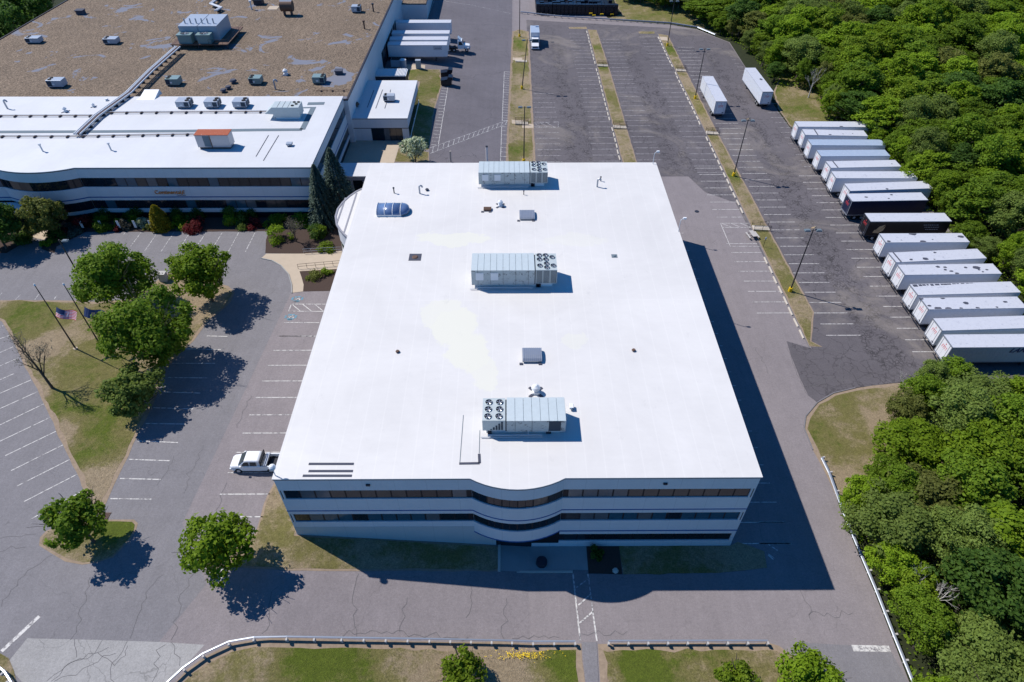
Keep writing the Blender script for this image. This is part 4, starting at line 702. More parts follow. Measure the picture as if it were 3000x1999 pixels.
rstrip('long grey-green strip along the whole white wing roof', [RP(0, 0, -300, 1216, ZW), RP(0, 0, 900, 1211, ZW), RP(0, 0, 1700, 1206, ZW), RP(0, 0, 2352, 1196, ZW), RP(1, 0, 425, 1193, ZW), RP(1, 0, 530, 985, ZW)], ZW, 1.0)
rstrip('short grey-green strip behind the hooded unit', [RP(1, 0, 475, 955, ZW), RP(1, 0, 628, 952, ZW)], ZW, 1.2); rstrip('narrow grey-green strip reaching the hooded unit', [RP(1, 0, 425, 992, ZW), RP(1, 0, 505, 990, ZW)], ZW, .5)
rstrip('left dark line near the front of the white wing roof', [RP(1, 0, 0, 1440, ZW), RP(1, 0, 115, 1245, ZW)], ZW, .13, 'patch'); rstrip('right dark line near the front of the white wing roof', [RP(1, 0, 68, 1478, ZW), RP(1, 0, 208, 1246, ZW)], ZW, .13, 'patch')
for i, (xa, ya, xb, yb) in enumerate(((1022, 990, 1083, 830), (1100, 998, 1163, 826), (1183, 998, 1200, 945), (1233, 850, 1236, 826))): rstrip(('leftmost', 'second', 'third', 'short rearmost')[i] + ' dark line on the annex roof', [RP(1, 0, xa, ya, AT), RP(1, 0, xb, yb, AT)], AT, .13, 'patch')
th = thing('roof_hatch', 'low white hatch where the wing roof meets the brown roof', 'roof hatch', RP(0, 0, 1250, 918, ZW)); mb = MB(); mb.add([(0, 0, 0), (3.6, 0, 0), (4.0, 3, 0), (.4, 3, 0), (.5, .3, .1), (3.3, .3, .1), (3.8, 2.8, .9), (.9, 2.8, .9)], [(0, 1, 5, 4), (1, 2, 6, 5), (2, 3, 7, 6), (3, 0, 4, 7), (4, 5, 6, 7)]); mb.build('lid', M['white'], th)
vent('goose', 'gooseneck vent at the far left of the wing roof', RP(0, 0, 70, 1000, ZW), s=1.2); vent('mushroom', 'small domed fan on the left of the wing roof', RP(0, 0, 603, 1028, ZW), s=.8); vent('mushroom', 'smaller domed fan left of the diagonal pipes', RP(0, 0, 862, 983, ZW), s=.6)
vent('cap', 'small white cap where wing and brown roof meet, left of the pipes', RP(0, 0, 983, 925, ZW), s=.7, mat='white'); vent('pipe', 'leftmost lone pipe near the front of the wing roof', RP(0, 0, 395, 1392, ZW), s=1.4, mat='pvc'); vent('pipe', 'second lone pipe near the front of the wing roof', RP(0, 0, 1022, 1382, ZW), s=1.4, mat='pvc')
smallunit('small grey fan box near the front right corner of the wing roof', BX(1, 0, 272, 325, 1322, 1350, 1302, ZW), 1, 'greyunit', False, None)
vent('box', 'flat dark hatch far back on the brown roof', RP(0, 0, 748, 130, ZB), s=1.5, mat='patch'); vent('cap', 'dark cap alone right of the green unit by the stain', RP(0, 0, 2148, 765, ZB), s=1.4, mat='patch'); vent('cap', 'upper one of two neighbouring dark caps', RP(0, 0, 2102, 820, ZB), s=1.2, mat='patch'); vent('cap', 'lower one of two neighbouring dark caps', RP(0, 0, 2057, 848, ZB), s=1.2, mat='patch')
vent('pipe', 'pale pipe beside the cooling plant', RP(0, 0, 2315, 90, ZB), s=2.2, mat='pvc'); vent('mushroom', 'white domed fan on the near brown roof', RP(1, 0, 275, 690, ZB), s=1.1); vent('box', 'dark box vent near the warehouse edge', RP(1, 0, 765, 680, ZB), s=1.2, mat='patch'); vent('goose', 'short hooked pipe at the front of the brown roof', RP(1, 0, 180, 822, ZB), s=1.4)
vent('pipe', 'thin pipe on the brown roof beside the docks', RP(1, 0, 998, 268, ZB), s=2, mat='brownpipe'); vent('pipe', 'thin pipe on the far brown roof near its right edge', RP(1, 0, 1080, 108, ZB), s=2, mat='dkmetal')
vent('cap', 'brown stack on the shaded part of the annex roof', RP(1, 0, 918, 980, AT), s=1.5, mat='brownpipe')
loc = RP(1, 0, 245, 150, ZB); th = thing('horizontal_tank', 'rusty horizontal drum on legs, far right of the brown roof', 'tank', loc); mb = MB(); mb.tube((-.2, .8, 2.2), (2.9, .8, 2.2), 1.25, 20); mb.build('drum', M['brownpipe'], th)
mb = MB(); mb.tube((-.19, .85, 2.28), (2.85, .85, 2.28), 1.2, 20); mb.build('drum_top', M['galv'], th)
for k in range(2): mb = MB(); mb.box(.3 + k * 1.8, .6 + k * 1.8, .2, 1.4, 0, 1.3); mb.build('leg', M['dkmetal'], th)
smallunit('hooded grey fan unit at the far right of the brown roof', BX(1, 0, 872, 955, 62, 122, 40, ZB), 1); vent('box', 'dark machine at the top edge of the brown roof', RP(1, 0, 30, 40, ZB), s=1.9, mat='dkmetal')
mb = MB(); a = RP(1, 0, 100, 90, ZB); b = RP(1, 0, 216, 58, ZB); mb.box(a.x, b.x, a.y, b.y, ZB, ZB + .05); tag(mb.build('roof_patch', M['conc']), 'pale tan square beside the rusty drum', 'roof patch')
# pipe racks
def rack(label, pts, z, offs_, mats, step, hgt=.5, rr=.12):
    th = thing('pipe_rack', label, 'pipe run', (0, 0, 0), 0, 'roof pipe runs'); P = [Vector(p[:2]) for p in pts]; d = (P[-1] - P[0]).normalized(); nn = Vector((d.y, -d.x)); L = 0
    for o, m in zip(offs_, mats): mb = MB(); mb.path([(p.x + nn.x * o, p.y + nn.y * o, z + hgt) for p in P], rr, 6); mb.build('pipe', M[m], th)
    mb = MB()
    for a, b in zip(P, P[1:]):
        k = max(1, int((b - a).length / step))
        for j in range(k): p = a.lerp(b, (j + .5) / k); w_ = max(abs(x) for x in offs_) + .25; mb.T = Matrix.Translation((p.x, p.y, z)) @ Matrix.Rotation(math.atan2(nn.y, nn.x), 4, 'Z'); mb.box(-w_, w_, -.12, .12, 0, hgt - rr)
    o_ = mb.build('supports', M['dkmetal'], th); o_['kind'] = 'stuff'; return th
rack('thick diagonal pipe run climbing from the white wing to the cooling plant', [RP(0, 0, 720, 1262, ZW), RP(0, 0, 900, 1090, ZW), RP(0, 0, 1190, 880, ZW), RP(0, 0, 1400, 668, ZW), RP(0, 0, 1640, 455, ZW)], ZW, (-.55, -.15, .25, .6), ('pvc', 'pvc', 'brownpipe', 'pvc'), 2.0, .6, .15)
rack('left part of the rear pipe run across the white wing roof', [RP(0, 0, -200, 1075, ZW), RP(0, 0, 900, 1072, ZW)], ZW, (-.2, .2), ('pvc', 'brownpipe'), 2.6, .3, .06); rack('right part of the rear pipe run, ending at the hooded unit', [RP(0, 0, 960, 1045, ZW), RP(1, 0, 110, 1035, ZW)], ZW, (-.2, .2), ('pvc', 'brownpipe'), 2.6, .3, .06)
rack('front pipe run across the white wing roof to the rusty enclosure', [RP(0, 0, -200, 1262, ZW), RP(0, 0, 700, 1262, ZW), RP(0, 0, 1790, 1243, ZW)], ZW, (-.2, .2), ('pvc', 'brownpipe'), 2.6, .3, .06)
rack('zigzag pale pipe behind the cooling plant', [RP(0, 0, 1990, 130, ZB), RP(0, 0, 2040, 100, ZB), RP(0, 0, 1945, 65, ZB), RP(0, 0, 2030, -5, ZB)], ZB, (-.25, .25), ('pvc', 'pvc'), 3, .8, .2)
rack('thin pipe beside the green peeling unit', [RP(1, 0, 550, 843, ZB), RP(1, 0, 860, 838, ZB)], ZB, (0,), ('brownpipe',), 2.0, .25, .05)
# corner floodlight mast and antenna post
th = thing('corner_mast', 'white ball on a short arm at the front left roof corner', 'roof mast', (X0 + .15, Y0 + .35, ZR)); mb = MB(); mb.path([(0, 0, 0), (0, 0, .9), (.1, -.1, 1.3)], .05, 6); mb.build('arm', M['pvc'], th); mb = MB()
for i in range(6): a0 = -1.57 + i * .52; mb.cyl(.1, -.1, 1.5 + .34 * math.sin(a0), 1.5 + .34 * math.sin(a0 + .52), .34 * math.cos(a0) + .001, 14, 0, max(.001, .34 * math.cos(a0 + .52)), False)
mb.build('ball', M['white'], th)
for lb, p in (('white hooked mast on the rear right corner of the big roof', (X1 - .5, Y1 - .4, ZR)), ('white hooked mast halfway along the right roof edge', (X1 - .05, RP(2, 1, 1550, 560, ZR).y, ZR))):
    th = thing('roof_mast', lb, 'roof mast', p); mb = MB(); mb.path([(0, 0, 0), (0, 0, 1.9), (.35, 0, 2.25)], .05, 6); mb.build('post', M['pvc'], th); mb = MB(); mb.box(.3, .75, -.12, .12, 2.1, 2.35); mb.build('head', M['white'], th)
# ------------------------------------------------------------------ light poles and flagpoles
def lamp(label, base, h, heads=2, ybase=True, lean=0, extra=False, group='tall parking lot lights'):
    th = thing('light_pole', label, 'light pole', base, 0, group); top = Vector((lean, 0, h)); mb = MB()
    if ybase: mb.cyl(0, 0, 0, .75, .34, 14, 0, .31); mb.build('base', M['yellow'], th); mb = MB()
    mb.tube((0, 0, .0), top, .13, 8, 0, .08); mb.build('shaft', M['pole'], th); mb = MB(); mb.tube(top + Vector((-.6 if heads > 1 else 0, 0, -.15)), top + Vector((.6, 0, -.15)), .04, 5); mb.build('arm', M['pole'], th)
    for s in ((-1, 1) if heads > 1 else (1,)):
        mb = MB(); x_ = top.x + s * .85; mb.box(x_ - .42, x_ + .42, -.28, .28, h - .26, h - .1); mb.box(x_ - .3, x_ + .3, -.2, .2, h - .1, h - .02); mb.build('luminaire', M['strip'], th)
    if extra: mb = MB(); mb.T = Matrix.Translation((top.x + .15, .3, h)) @ Matrix.Rotation(.6, 4, 'Z') @ Matrix.Rotation(-.6, 4, 'X'); mb.box(-.22, .22, -.3, .3, 0, .16); mb.build('floodlight', M['tan'], th)
    return th
lamp('nearest tall lot light, yellow base, casting a long two-headed shadow', G(2314, 854), 11.9, extra=True); lamp('second nearest light along the right grass strip, behind the nearest', G(2149, 516), 11.9, extra=True); lamp('light on the right grass strip beside the pair of lone white trailers', G(2036, 290), 11.9); lamp('farthest light on the right grass strip, by the concrete pad', G(1955, 135), 11.9)
p = G(1529, 261); lamp('leaning light whose head is just behind the box truck nose', p, zat(1545, 116, p.y) - p.z, lean=Q(1545, 116, zat(1545, 116, p.y)).x - p.x)
p = Q(1537, 312, 12); lamp('light rising from the left grass strip with its foot behind the big roof', (p.x, p.y, g(p.x)), 12 - g(p.x)); lamp('far light at the head of the left grass strip, reaching the top edge', G(1522, 108), 11.9)
p = Q(172, 703, 12.8); lamp('lone light in front of the wing, foot hidden by the trees', (p.x, p.y, 2.8), 10, heads=1, ybase=False)
def flagpole(label, base, top, us):
    p = G(*base); H_ = zat(*top, p.y) - p.z; th = thing('flagpole', label, 'flagpole', p, 0, 'flagpoles on the triangular lawn'); mb = MB(); mb.tube((0, 0, 0), (0, 0, H_), .11, 8, 0, .05); mb.build('pole', M['pole'], th); mb = MB(); mb.cyl(0, 0, 0, .12, .3, 12); mb.build('footing', M['conc'], th); mb = MB(); mb.cyl(0, 0, H_, H_ + .25, .14, 8, 0, .06); mb.build('finial', M['white'], th)
    def cloth(u0, u1, v0, v1, name, mat, lift=0, par=th):
        mb = MB(); nu = 8; vs = []
        for i in range(nu + 1):
            u = u0 + (u1 - u0) * i / nu
            for v in (v0, v1): vs.append((.1 + u * 2.3, -.2 * math.sin(u * 6) + v * 1.0 + lift * 0, H_ * .60 - u * .9 - (1 - v) * .75 + .06 * math.sin(u * 8 + v) + lift))
        mb.add(vs, [(2 * i, 2 * i + 2, 2 * i + 3, 2 * i + 1) for i in range(nu)]); return mb.build(name, M[mat], par)
    fl = cloth(0, 1, 0, 1, 'flag', 'white' if us else 'inkblue')
    if us:
        for k in range(7): s_ = cloth(0, 1, k * 2 / 13, (k * 2 + 1) / 13, 'red_stripe', 'red', .015, fl)
        cloth(0, .42, 6 / 13, 1, 'blue_canton', 'inkblue', .03, fl)
    else: cloth(.38, .62, .3, .7, 'emblem', 'tan', .015, fl)
flagpole('left flagpole flying the red, white and blue striped flag', (222, 1022), (100, 837), True); flagpole('right flagpole flying a dark blue flag with a tan emblem', (301, 1022), (187, 835), False)
# ------------------------------------------------------------------ guardrails
def guardrail(label, pts, step=1.95, side=1):
    P = [Vector(p[:2]) for p in pts]; c0 = P[0]; th = thing('guardrail', label, 'guardrail', (c0.x, c0.y, g(c0.x))); mb = MB()
    R3 = []
    for a, b in zip(P, P[1:]):
        k = max(1, int((b - a).length / step)); R3 += [a.lerp(b, j / k) for j in range(k)]
    R3.append(P[-1]); n = len(R3); prof = [(0, .42), (.08, .50), (.0, .57), (.08, .66), (.02, .74), (-.1, .74)]
    vs = []
    for i, p in enumerate(R3):
        d = (R3[min(i + 1, n - 1)] - R3[max(i - 1, 0)]).normalized(); nn = Vector((d.y, -d.x)) * -side
        for o, z in prof: vs.append((p.x + nn.x * o - c0.x, p.y + nn.y * o - c0.y, z + g(p.x) - g(c0.x)))
    m = len(prof); mb.add(vs, [(i * m + j, (i + 1) * m + j, (i + 1) * m + j + 1, i * m + j + 1) for i in range(n - 1) for j in range(m - 1)]); mb.build('rail', M['galv'], th)
    pm = None
    for i, p in enumerate(R3[:100]):
        d = (R3[min(i + 1, n - 1)] - R3[max(i - 1, 0)]).normalized(); nn = Vector((d.y, -d.x)) * side
        if pm is None: b_ = MB(); b_.box(-.07, .07, -.09, .09, -.2, .7); b_.box(-.09, .09, -.2, .0, .42, .72); o = b_.build('post', M['wood'], th); pm = o
        else: o = pm.copy(); COL.objects.link(o)
        o.parent = th; o.location = (p.x + nn.x * .2 - c0.x, p.y + nn.y * .2 - c0.y, g(p.x) - g(c0.x)); o.rotation_euler.z = math.atan2(nn.y, nn.x) + math.pi / 2
guardrail('long curving guardrail along the front road, left of the footpath', TG(0, 3, 1480, 1660, 1560, 1590, 1700, 1460, 1880, 1330, 2120, 1218, 2352, 1178) + TG(1, 3, 300, 1172, 800, 1180, 1600, 1192) + TG(2, 3, 0, 1208, 575, 1213), side=1)
guardrail('short straight guardrail right of the footpath', TG(2, 3, 880, 1210, 1600, 1208, 2330, 1208), side=1)
guardrail('long guardrail between the right road and the woods', TG(3, 2, 478, 1095, 545, 1230, 672, 1585) + TG(3, 3, 762, 240, 972, 740, 1132, 1150, 1330, 1640), side=-1)
guardrail('guardrail curving round the far end of the rear lot', TG(2, 0, 80, 128, 450, 168, 900, 195, 1450, 228, 1700, 268, 1860, 335), side=-1)
guardrail('guardrail in the bottom left corner of the picture', TG(0, 3, -120, 1360, 0, 1430, 80, 1490, 130, 1568, 170, 1640), side=1)
# ------------------------------------------------------------------ wheel stops
def wheelstops(label, group, x, ys):
    o0 = None
    for y in ys:
        if o0 is None: mb = MB(); mb.add([(-.12, -.95, 0), (.12, -.95, 0), (.12, .95, 0), (-.12, .95, 0), (-.08, -.93, .16), (.08, -.93, .16), (.08, .93, .16), (-.08, .93, .16)], [(0, 1, 5, 4), (1, 2, 6, 5), (2, 3, 7, 6), (3, 0, 4, 7), (4, 5, 6, 7)]); o0 = o = mb.build('wheel_stop', M['block']); tag(o, label, 'wheel stop', group)
        else: o = o0.copy(); COL.objects.link(o)
        o.location = (x + R_.uniform(-.06, .06), y + R_.uniform(-.08, .08), .02); o.rotation_euler.z = R_.uniform(-.025, .025)
wheelstops('pale concrete wheel stop beside the left long grass strip', 'wheel stops of the left strip', 23.5, [125.7 + 2.655 * i for i in range(30) if abs(125.7 + 2.655 * i - 140.5) > 1.5 and abs(125.7 + 2.655 * i - 176) > 1.5])
wheelstops('pale concrete wheel stop beside the right long grass strip', 'wheel stops of the right strip', 43.95, [y for y in [70.9 + 2.64 * i for i in range(49)] if abs(y - 173.5) > 2 and abs(y - 137.5) > 3 and not 91 < y < 103])
# ------------------------------------------------------------------ stairs with railings over the grass strips
def strip_stairs(label, x0, x1, y, rail=True):
    th = thing('strip_stairs', label, 'steps', (x0, y, g(x0)), 0, 'steps over the grass strips'); L = x1 - x0; mb = MB(); n = 9
    for k in range(n): mb.box(L * k / n + .02, L * (k + .8) / n, -.75, .55, 0, .30 - .02 * k)
    mb.build('treads', M['block'], th)
    if rail:
        for y_ in (-.8, .65):
            mb = MB()
            for z_ in (.55, .85, 1.15): mb.tube((0, y_, z_), (L, y_, z_ - .15), .035, 4)
            for k in range(3): mb.tube((L * k / 2, y_, 0), (L * k / 2, y_, 1.12 - .07 * k), .035, 4)
            mb.build('railing', M['railpaint'], th)
for lb, x0_, x1_, c_ in (('far railed steps over the left long strip', 24.0, 26.9, (830, 605)), ('near railed steps over the left long strip', 23.9, 26.9, (990, 1170)), ('farthest railed steps over the right long strip', 44.5, 47.1, (1540, 650)), ('middle railed steps over the right long strip', 44.4, 47.1, (1850, 1225)), ('nearest railed steps, beside the picnic table', 44.4, 47.4, (2275, 2095))):
    y_ = G(*t(2, 0, *c_)).y if c_[1] < 2000 else G(*t(2, 1, 2275, 530)).y; strip_stairs(lb, x0_, x1_, y_)
strip_stairs('unrailed far steps over the left grass strip by the box truck', 2.0, 5.2, G(*t(2, 0, 80, 565)).y, False); strip_stairs('railed steps over the left grass strip behind the big roof', 1.6, 4.6, G(*t(2, 0, 100, 1135)).y)
# ------------------------------------------------------------------ trailers
def trailer(label, loc, rz, L=14.6, body='trw', roof='trroof', door='door', spots=(), blueback=0, group='parked box trailers', H=4.05, marks=True, patchy=None, sign=None):
    th = thing('trailer', label, 'semi trailer', loc, rz, group); W = 2.59; r = random.Random(label)
    mb = MB(); mb.box(0, L, 0, W, 1.15, H - .03)
    mb.build('body', M[body], th)
    mb = MB(); n = int(L / .62)
    for k in range(1, n): a = L * k / n; mb.box(a - .012, a + .012, -.012, 0, 1.3, H - .15); mb.box(a - .012, a + .012, W, W + .012, 1.3, H - .15)
    o_ = mb.build('side_rivets', M[body], th); o_['kind'] = 'stuff'
    mb = MB(); mb.box(0, L, -.02, .06, H - .12, H); mb.box(0, L, W - .06, W + .02, H - .12, H); mb.box(-.02, L, -.02, W + .02, H - .03, H - .005); mb.build('roof', M[roof], th)
    mb = MB()
    for (y0_, y1_, z0_, z1_) in ((-.01, .1, 1.0, H), (W - .1, W + .01, 1.0, H), (0, W, H - .18, H + .01), (0, W, 1.0, 1.2)): mb.box(-.06, .0, y0_, y1_, z0_, z1_)
    mb.box(-.05, L, 0, .08, 1.02, 1.18); mb.box(-.05, L, W - .08, W, 1.02, 1.18); mb.build('frame', M['galv'] if body != 'trk' else M['dkmetal'], th)
    for k in range(2):
        mb = MB(); mb.box(-.035, 0, .12 + k * 1.19, 1.28 + k * 1.19, 1.2, H - .2); d_ = mb.build('rear_door', M[door], th); mb = MB(); mb.tube((-.06, .45 + k * 1.7, 1.15), (-.06, .45 + k * 1.7, H - .2), .025, 4); mb.build('lock_rod', M['galv'], d_)
    if marks:
        mb = MB(); mb.box(-.045, -.036, 1.14, 1.3, 3.38, 3.54)
        for rr_ in range(3):
            for k in range(4): mb.box(-.045, -.036, .72 + k * .3 + .04 * rr_, .72 + k * .3 + r.uniform(.13, .22), 3.0 - rr_ * .2, 3.12 - rr_ * .2)
        mb.build('red_door_lettering', M['red'], th)
        mb = MB(); mb.box(-.05, -.036, .3, .7, 1.3, 1.5); mb.build('number_plate', M['patch'], th)
    mb = MB(); mb.box(-.1, 0, .15, W - .15, .5, .6); mb.box(-.08, 0, .6, .7, .6, 1.1); mb.box(-.08, 0, W - .7, W - .6, .6, 1.1); mb.build('underride_bar', M['dkmetal'], th)
    for x_ in (1.6, 2.9):
        for y_ in (.3, W - .3): mb = MB(); mb.tube((x_, y_ - .26, .5), (x_, y_ + .26, .5), .5, 14); w_ = mb.build('wheel', M['tyre'], th); mb = MB(); mb.tube((x_, y_ - .28, .5), (x_, y_ + .28, .5), .25, 10); mb.build('rim', M['rim'], w_)
    mb = MB(); mb.box(.4, 4.5, .9, W - .9, .8, 1.1); mb.box(.4, L - .3, 1.0, W - 1.0, .95, 1.15); mb.build('chassis', M['dkmetal'], th)
    for y_ in (.5, W - .5): mb = MB(); mb.box(L - 3.1, L - 2.95, y_ - .08, y_ + .08, .1, 1.15); mb.box(L - 3.2, L - 2.85, y_ - .18, y_ + .18, 0, .1); mb.build('landing_leg', M['dkmetal'], th)
    if spots:
        for sx, sy, ss in spots:
            mb = MB(); pts = [(sx * L + ss * math.cos(a_) * r.uniform(.75, 1.2), max(.05, min(W - .05, sy * W + ss * .7 * math.sin(a_) * r.uniform(.75, 1.2)))) for a_ in [k * .7 for k in range(9)]]; mb.prism(pts, H - .001, H + .02); mb.build('roof_patch', M['patch'], th)
    if blueback: mb = MB(); mb.box(blueback * L, blueback * L + .22, .0, W, H - .004, H + .03); mb.build('roof_strap', M['patch'], th)
    if patchy:
        mb = MB(); x_ = .3
        for k in range(14):
            wd_ = r.uniform(.3, .75); mb.box(x_, x_ + wd_, W - .12 - .55 * (1 - k / 15) * r.uniform(.6, 1), W - .1, H - .002, H + .016); x_ += wd_ + r.uniform(.02, .3)
        mb.build('dark_edge_stain', M['patch'], th)
    return th
def trailer_px(label, near, far, front, **kw):
    """near/far = rear roof corners, front = the near roof corner at the other end"""
    H = kw.get('H', 4.05); a = Q(*near, H); b = Q(*far, H); c = Q(*front, H); d = (c - a).xy; L = d.length; rz = math.atan2(d.y, d.x); L = kw.pop('L', L)
    return trailer(label, (a.x, a.y, g(a.x)), rz, L=L, **kw)
T_ = [((3, 0, 282, 1165), (3, 0, 940, 1168)), ((3, 0, 345, 1240), (3, 0, 945, 1252)), ((3, 0, 405, 1335), (3, 0, 1085, 1338)), ((3, 0, 490, 1437), (3, 0, 1125, 1433)), ((3, 0, 580, 1543), (3, 0, 1225, 1530)), ((3, 1, 628, 70), (3, 1, 1375, 70)), ((3, 1, 757, 187), (3, 1, 1515, 162)), ((3, 1, 777, 282), (3, 1, 1472, 270)), ((3, 1, 943, 467), (3, 1, 1690, 465)), ((3, 1, 1085, 660), (3, 1, 1855, 657)), ((3, 1, 1180, 842), (3, 1, 2010, 805)), ((3, 1, 1262, 958), (3, 1, 2150, 947)), ((3, 1, 1380, 1143), (3, 1, 2325, 1118)), ((3, 1, 1480, 1275), (3, 1, 2352, 1262)), ((3, 1, 1605, 1470), (3, 1, 2352, 1447)), ((3, 2, 1700, 57), (3, 2, 2352, 52))]
lab = ['farthest trailer of the row, pale blue with a light roof', 'second farthest trailer of the row, with a dark strap across its rear roof', 'third trailer from the far end, blue roof', 'fourth trailer from the far end, bluest roof', 'fifth trailer from the far end, white roof with a dark strap', 'sixth trailer from the far end, plain white roof', 'white trailer right behind the navy one', 'navy-sided trailer with three dark roof patches', 'black trailer with a tan emblem near its rear', 'white trailer with rounded dark patches at its roof corners, just before the black one', 'white trailer with a strap and a lozenge patch, touching the woods', 'white trailer with a cluster of dark roof patches', 'white trailer with a ragged dark stain along its far roof edge', 'white trailer with a row of dark patches along its near roof edge', 'second nearest trailer of the row, plain pale roof', 'nearest trailer of the row, grey-green side with blue letters']
kw_ = [dict(spots=[(.6, .06, .35)]), dict(blueback=.19, spots=[(.62, .3, .15), (.78, .4, .15), (.4, .15, .3)]), dict(roof='trroofblue'), dict(roof='trroofblue'), dict(blueback=.09, spots=[(.9, .4, .15)]), {}, dict(spots=[(.45, .1, .3)]), dict(body='trb', door='trb', spots=[(.22, .5, .3), (.58, .75, .28), (.5, .28, .2)]), dict(body='trk', door='trk'), dict(spots=[(.04, .12, .35), (.45, .04, .6), (.95, .6, .5), (.58, .3, .13), (.2, .25, .1), (.4, .96, .7)]), dict(blueback=.045, spots=[(.18, .2, .3), (.34, .22, .5), (.5, .8, .25), (.43, .12, .15)]), dict(roof='trroof', spots=[(.4, .75, .35), (.47, .7, .3), (.45, .45, .28), (.5, .3, .3), (.68, .65, .28), (.79, .62, .6), (.54, .06, .35), (.8, .4, .2), (.82, .2, .2), (.88, .4, .25)]), dict(patchy=1), dict(spots=[(.0, .95, .4), (.22, .97, .4), (.42, .5, .42), (.03, .3, .3), (.1, .04, .6), (.2, .04, .5), (.33, .05, .25), (.5, .05, .3), (.7, .1, .2), (.83, .55, .3)]), {}, dict(body='trg', door='door')]
for i, (a_, b_) in enumerate(T_):
    near = t(*a_); fr = t(*b_); k = dict(kw_[i]); Lx = None
    a = Q(*near, 4.05); c = Q(*fr, 4.05); d = (c - a).xy; rz = math.atan2(d.y, d.x); L = d.length if i < 13 and d.length > 12 else 14.7
    if i in (1,): L = 12.9
    th = trailer(lab[i], (a.x, a.y, .0), rz, L=L, **k)
    if i == 8:
        mb = MB()
        for q in (((1.5, 2.2), (2.0, 3.0), (2.9, 3.35), (2.6, 2.7), (2.0, 2.1)), ((1.2, 1.7), (1.35, 2.3), (2.0, 2.25), (2.5, 2.5), (3.0, 3.1), (2.9, 2.2), (2.2, 1.6))): mb.add([(x_, -.015, z_) for x_, z_ in q], [tuple(range(len(q)))])
        mb.build('emblem', M['tan'], th); mb = MB(); rr_ = random.Random(3)
        for r0 in range(3):
            x_ = 9.6 + r0 * .3
            while x_ < 12.2: w_ = rr_.uniform(.12, .4); mb.box(x_, x_ + w_, -.015, -.005, 3.2 - r0 * .45, 3.32 - r0 * .45); x_ += w_ + .1
        mb.build('faint_lettering', M['grey'], th)
    if i == 15: text(th, 'LAND', 8.35, -.03, 3.0, 3.1, M['inkblue'], shear=.35)
def freetrailer(lb, nr, nl, fr, **k):
    a = Q(*nr, 4.05); c = Q(*fr, 4.05); d = (c - a).xy; rz = math.atan2(d.y, d.x); return trailer(lb, (a.x, a.y, .0), rz, L=14.6, **k)
freetrailer('lone white trailer in two roof lengths beside the light pole, rear towards the building', t(2, 0, 1978, 932), None, t(2, 0, 1846, 700), group='trailers parked apart from the row')
freetrailer('lone white trailer at the edge of the woods', t(3, 0, 52, 843), None, t(2, 0, 2230, 616), group='trailers parked apart from the row', spots=[(.5, .3, .5)])
for lb, a_, b_, k in (('farthest docked trailer, against the white wall', (1, 0, 1262, 213), (1, 0, 1790, 211), {}), ('docked trailer second from the far end, coupled to the white tractor', (1, 0, 1218, 312), (1, 0, 1775, 312), {}), ('docked trailer third from the far end, pale blue roof', (1, 0, 1190, 370), (1, 0, 1762, 370), {}), ('nearest docked trailer, with a small blue framed logo', (1, 0, 1165, 418), (1, 0, 1752, 417), {})):
    a = Q(*t(*a_), 6.75); c = Q(*t(*b_), 6.75); th = trailer(lb, (-30.9, a.y, 2.75), 0, L=c.x + 30.9, group='trailers at the loading docks', marks=False, **k); LL = c.x + 30.9
    if 'logo' in lb:
        mb = MB(); x_ = LL - 3.4
        for q in ((0, 2.1, 0, .06), (0, 2.1, .74, .8), (0, .06, 0, .8), (2.04, 2.1, 0, .8)): mb.box(x_ + q[0], x_ + q[1], -.02, 0, 2.9 + q[2], 2.9 + q[3])
        for k_ in range(6): mb.box(x_ + .25 + k_ * .28, x_ + .42 + k_ * .28, -.02, 0, 3.1, 3.45)
        mb.build('logo', M['inkblue'], th)
# tractor
p = Q(*t(1, 0, 1790, 330), 4); yt = Q(*t(1, 0, 1218, 312), 6.75).y; xt = Q(*t(1, 0, 1780, 312), 6.75).x
tr = thing('tractor_unit', 'white day-cab tractor unit coupled to a docked trailer', 'truck', (xt - 1.2, yt - .0, g(xt)))
mb = MB(); mb.box(0, 6.2, .75, 1.0, .6, .9); mb.box(0, 6.2, 1.6, 1.85, .6, .9); mb.box(.8, 1.8, .7, 1.9, .9, 1.05); mb.build('chassis', M['dkmetal'], tr)
mb = MB(); mb.box(3.1, 4.7, .1, 2.5, .8, 1.7); mb.add([(3.1, .15, 1.7), (4.7, .15, 1.7), (4.3, .2, 2.9), (3.15, .2, 2.9), (3.1, 2.45, 1.7), (4.7, 2.45, 1.7), (4.3, 2.4, 2.9), (3.15, 2.4, 2.9)], [(0, 1, 2, 3), (5, 4, 7, 6), (3, 2, 6, 7), (4, 0, 3, 7), (1, 5, 6, 2)]); mb.build('cab', M['car'], tr, bevel=.06)
mb = MB(); mb.add([(3.15, .35, 2.9), (4.1, .35, 2.9), (3.2, .5, 3.7), (3.15, 2.25, 2.9), (4.1, 2.25, 2.9), (3.2, 2.1, 3.7)], [(0, 1, 2), (4, 3, 5), (1, 4, 5, 2), (3, 0, 2, 5)]); mb.build('wind_deflector', M['car'], tr)
mb = MB(); mb.add([(4.7, .35, .9), (6.3, .45, .9), (6.3, .5, 1.55), (4.7, .35, 1.8), (4.7, 2.25, .9), (6.3, 2.15, .9), (6.3, 2.1, 1.55), (4.7, 2.25, 1.8)], [(0, 1, 2, 3), (5, 4, 7, 6), (3, 2, 6, 7), (1, 5, 6, 2)]); mb.build('hood', M['car'], tr, bevel=.06)
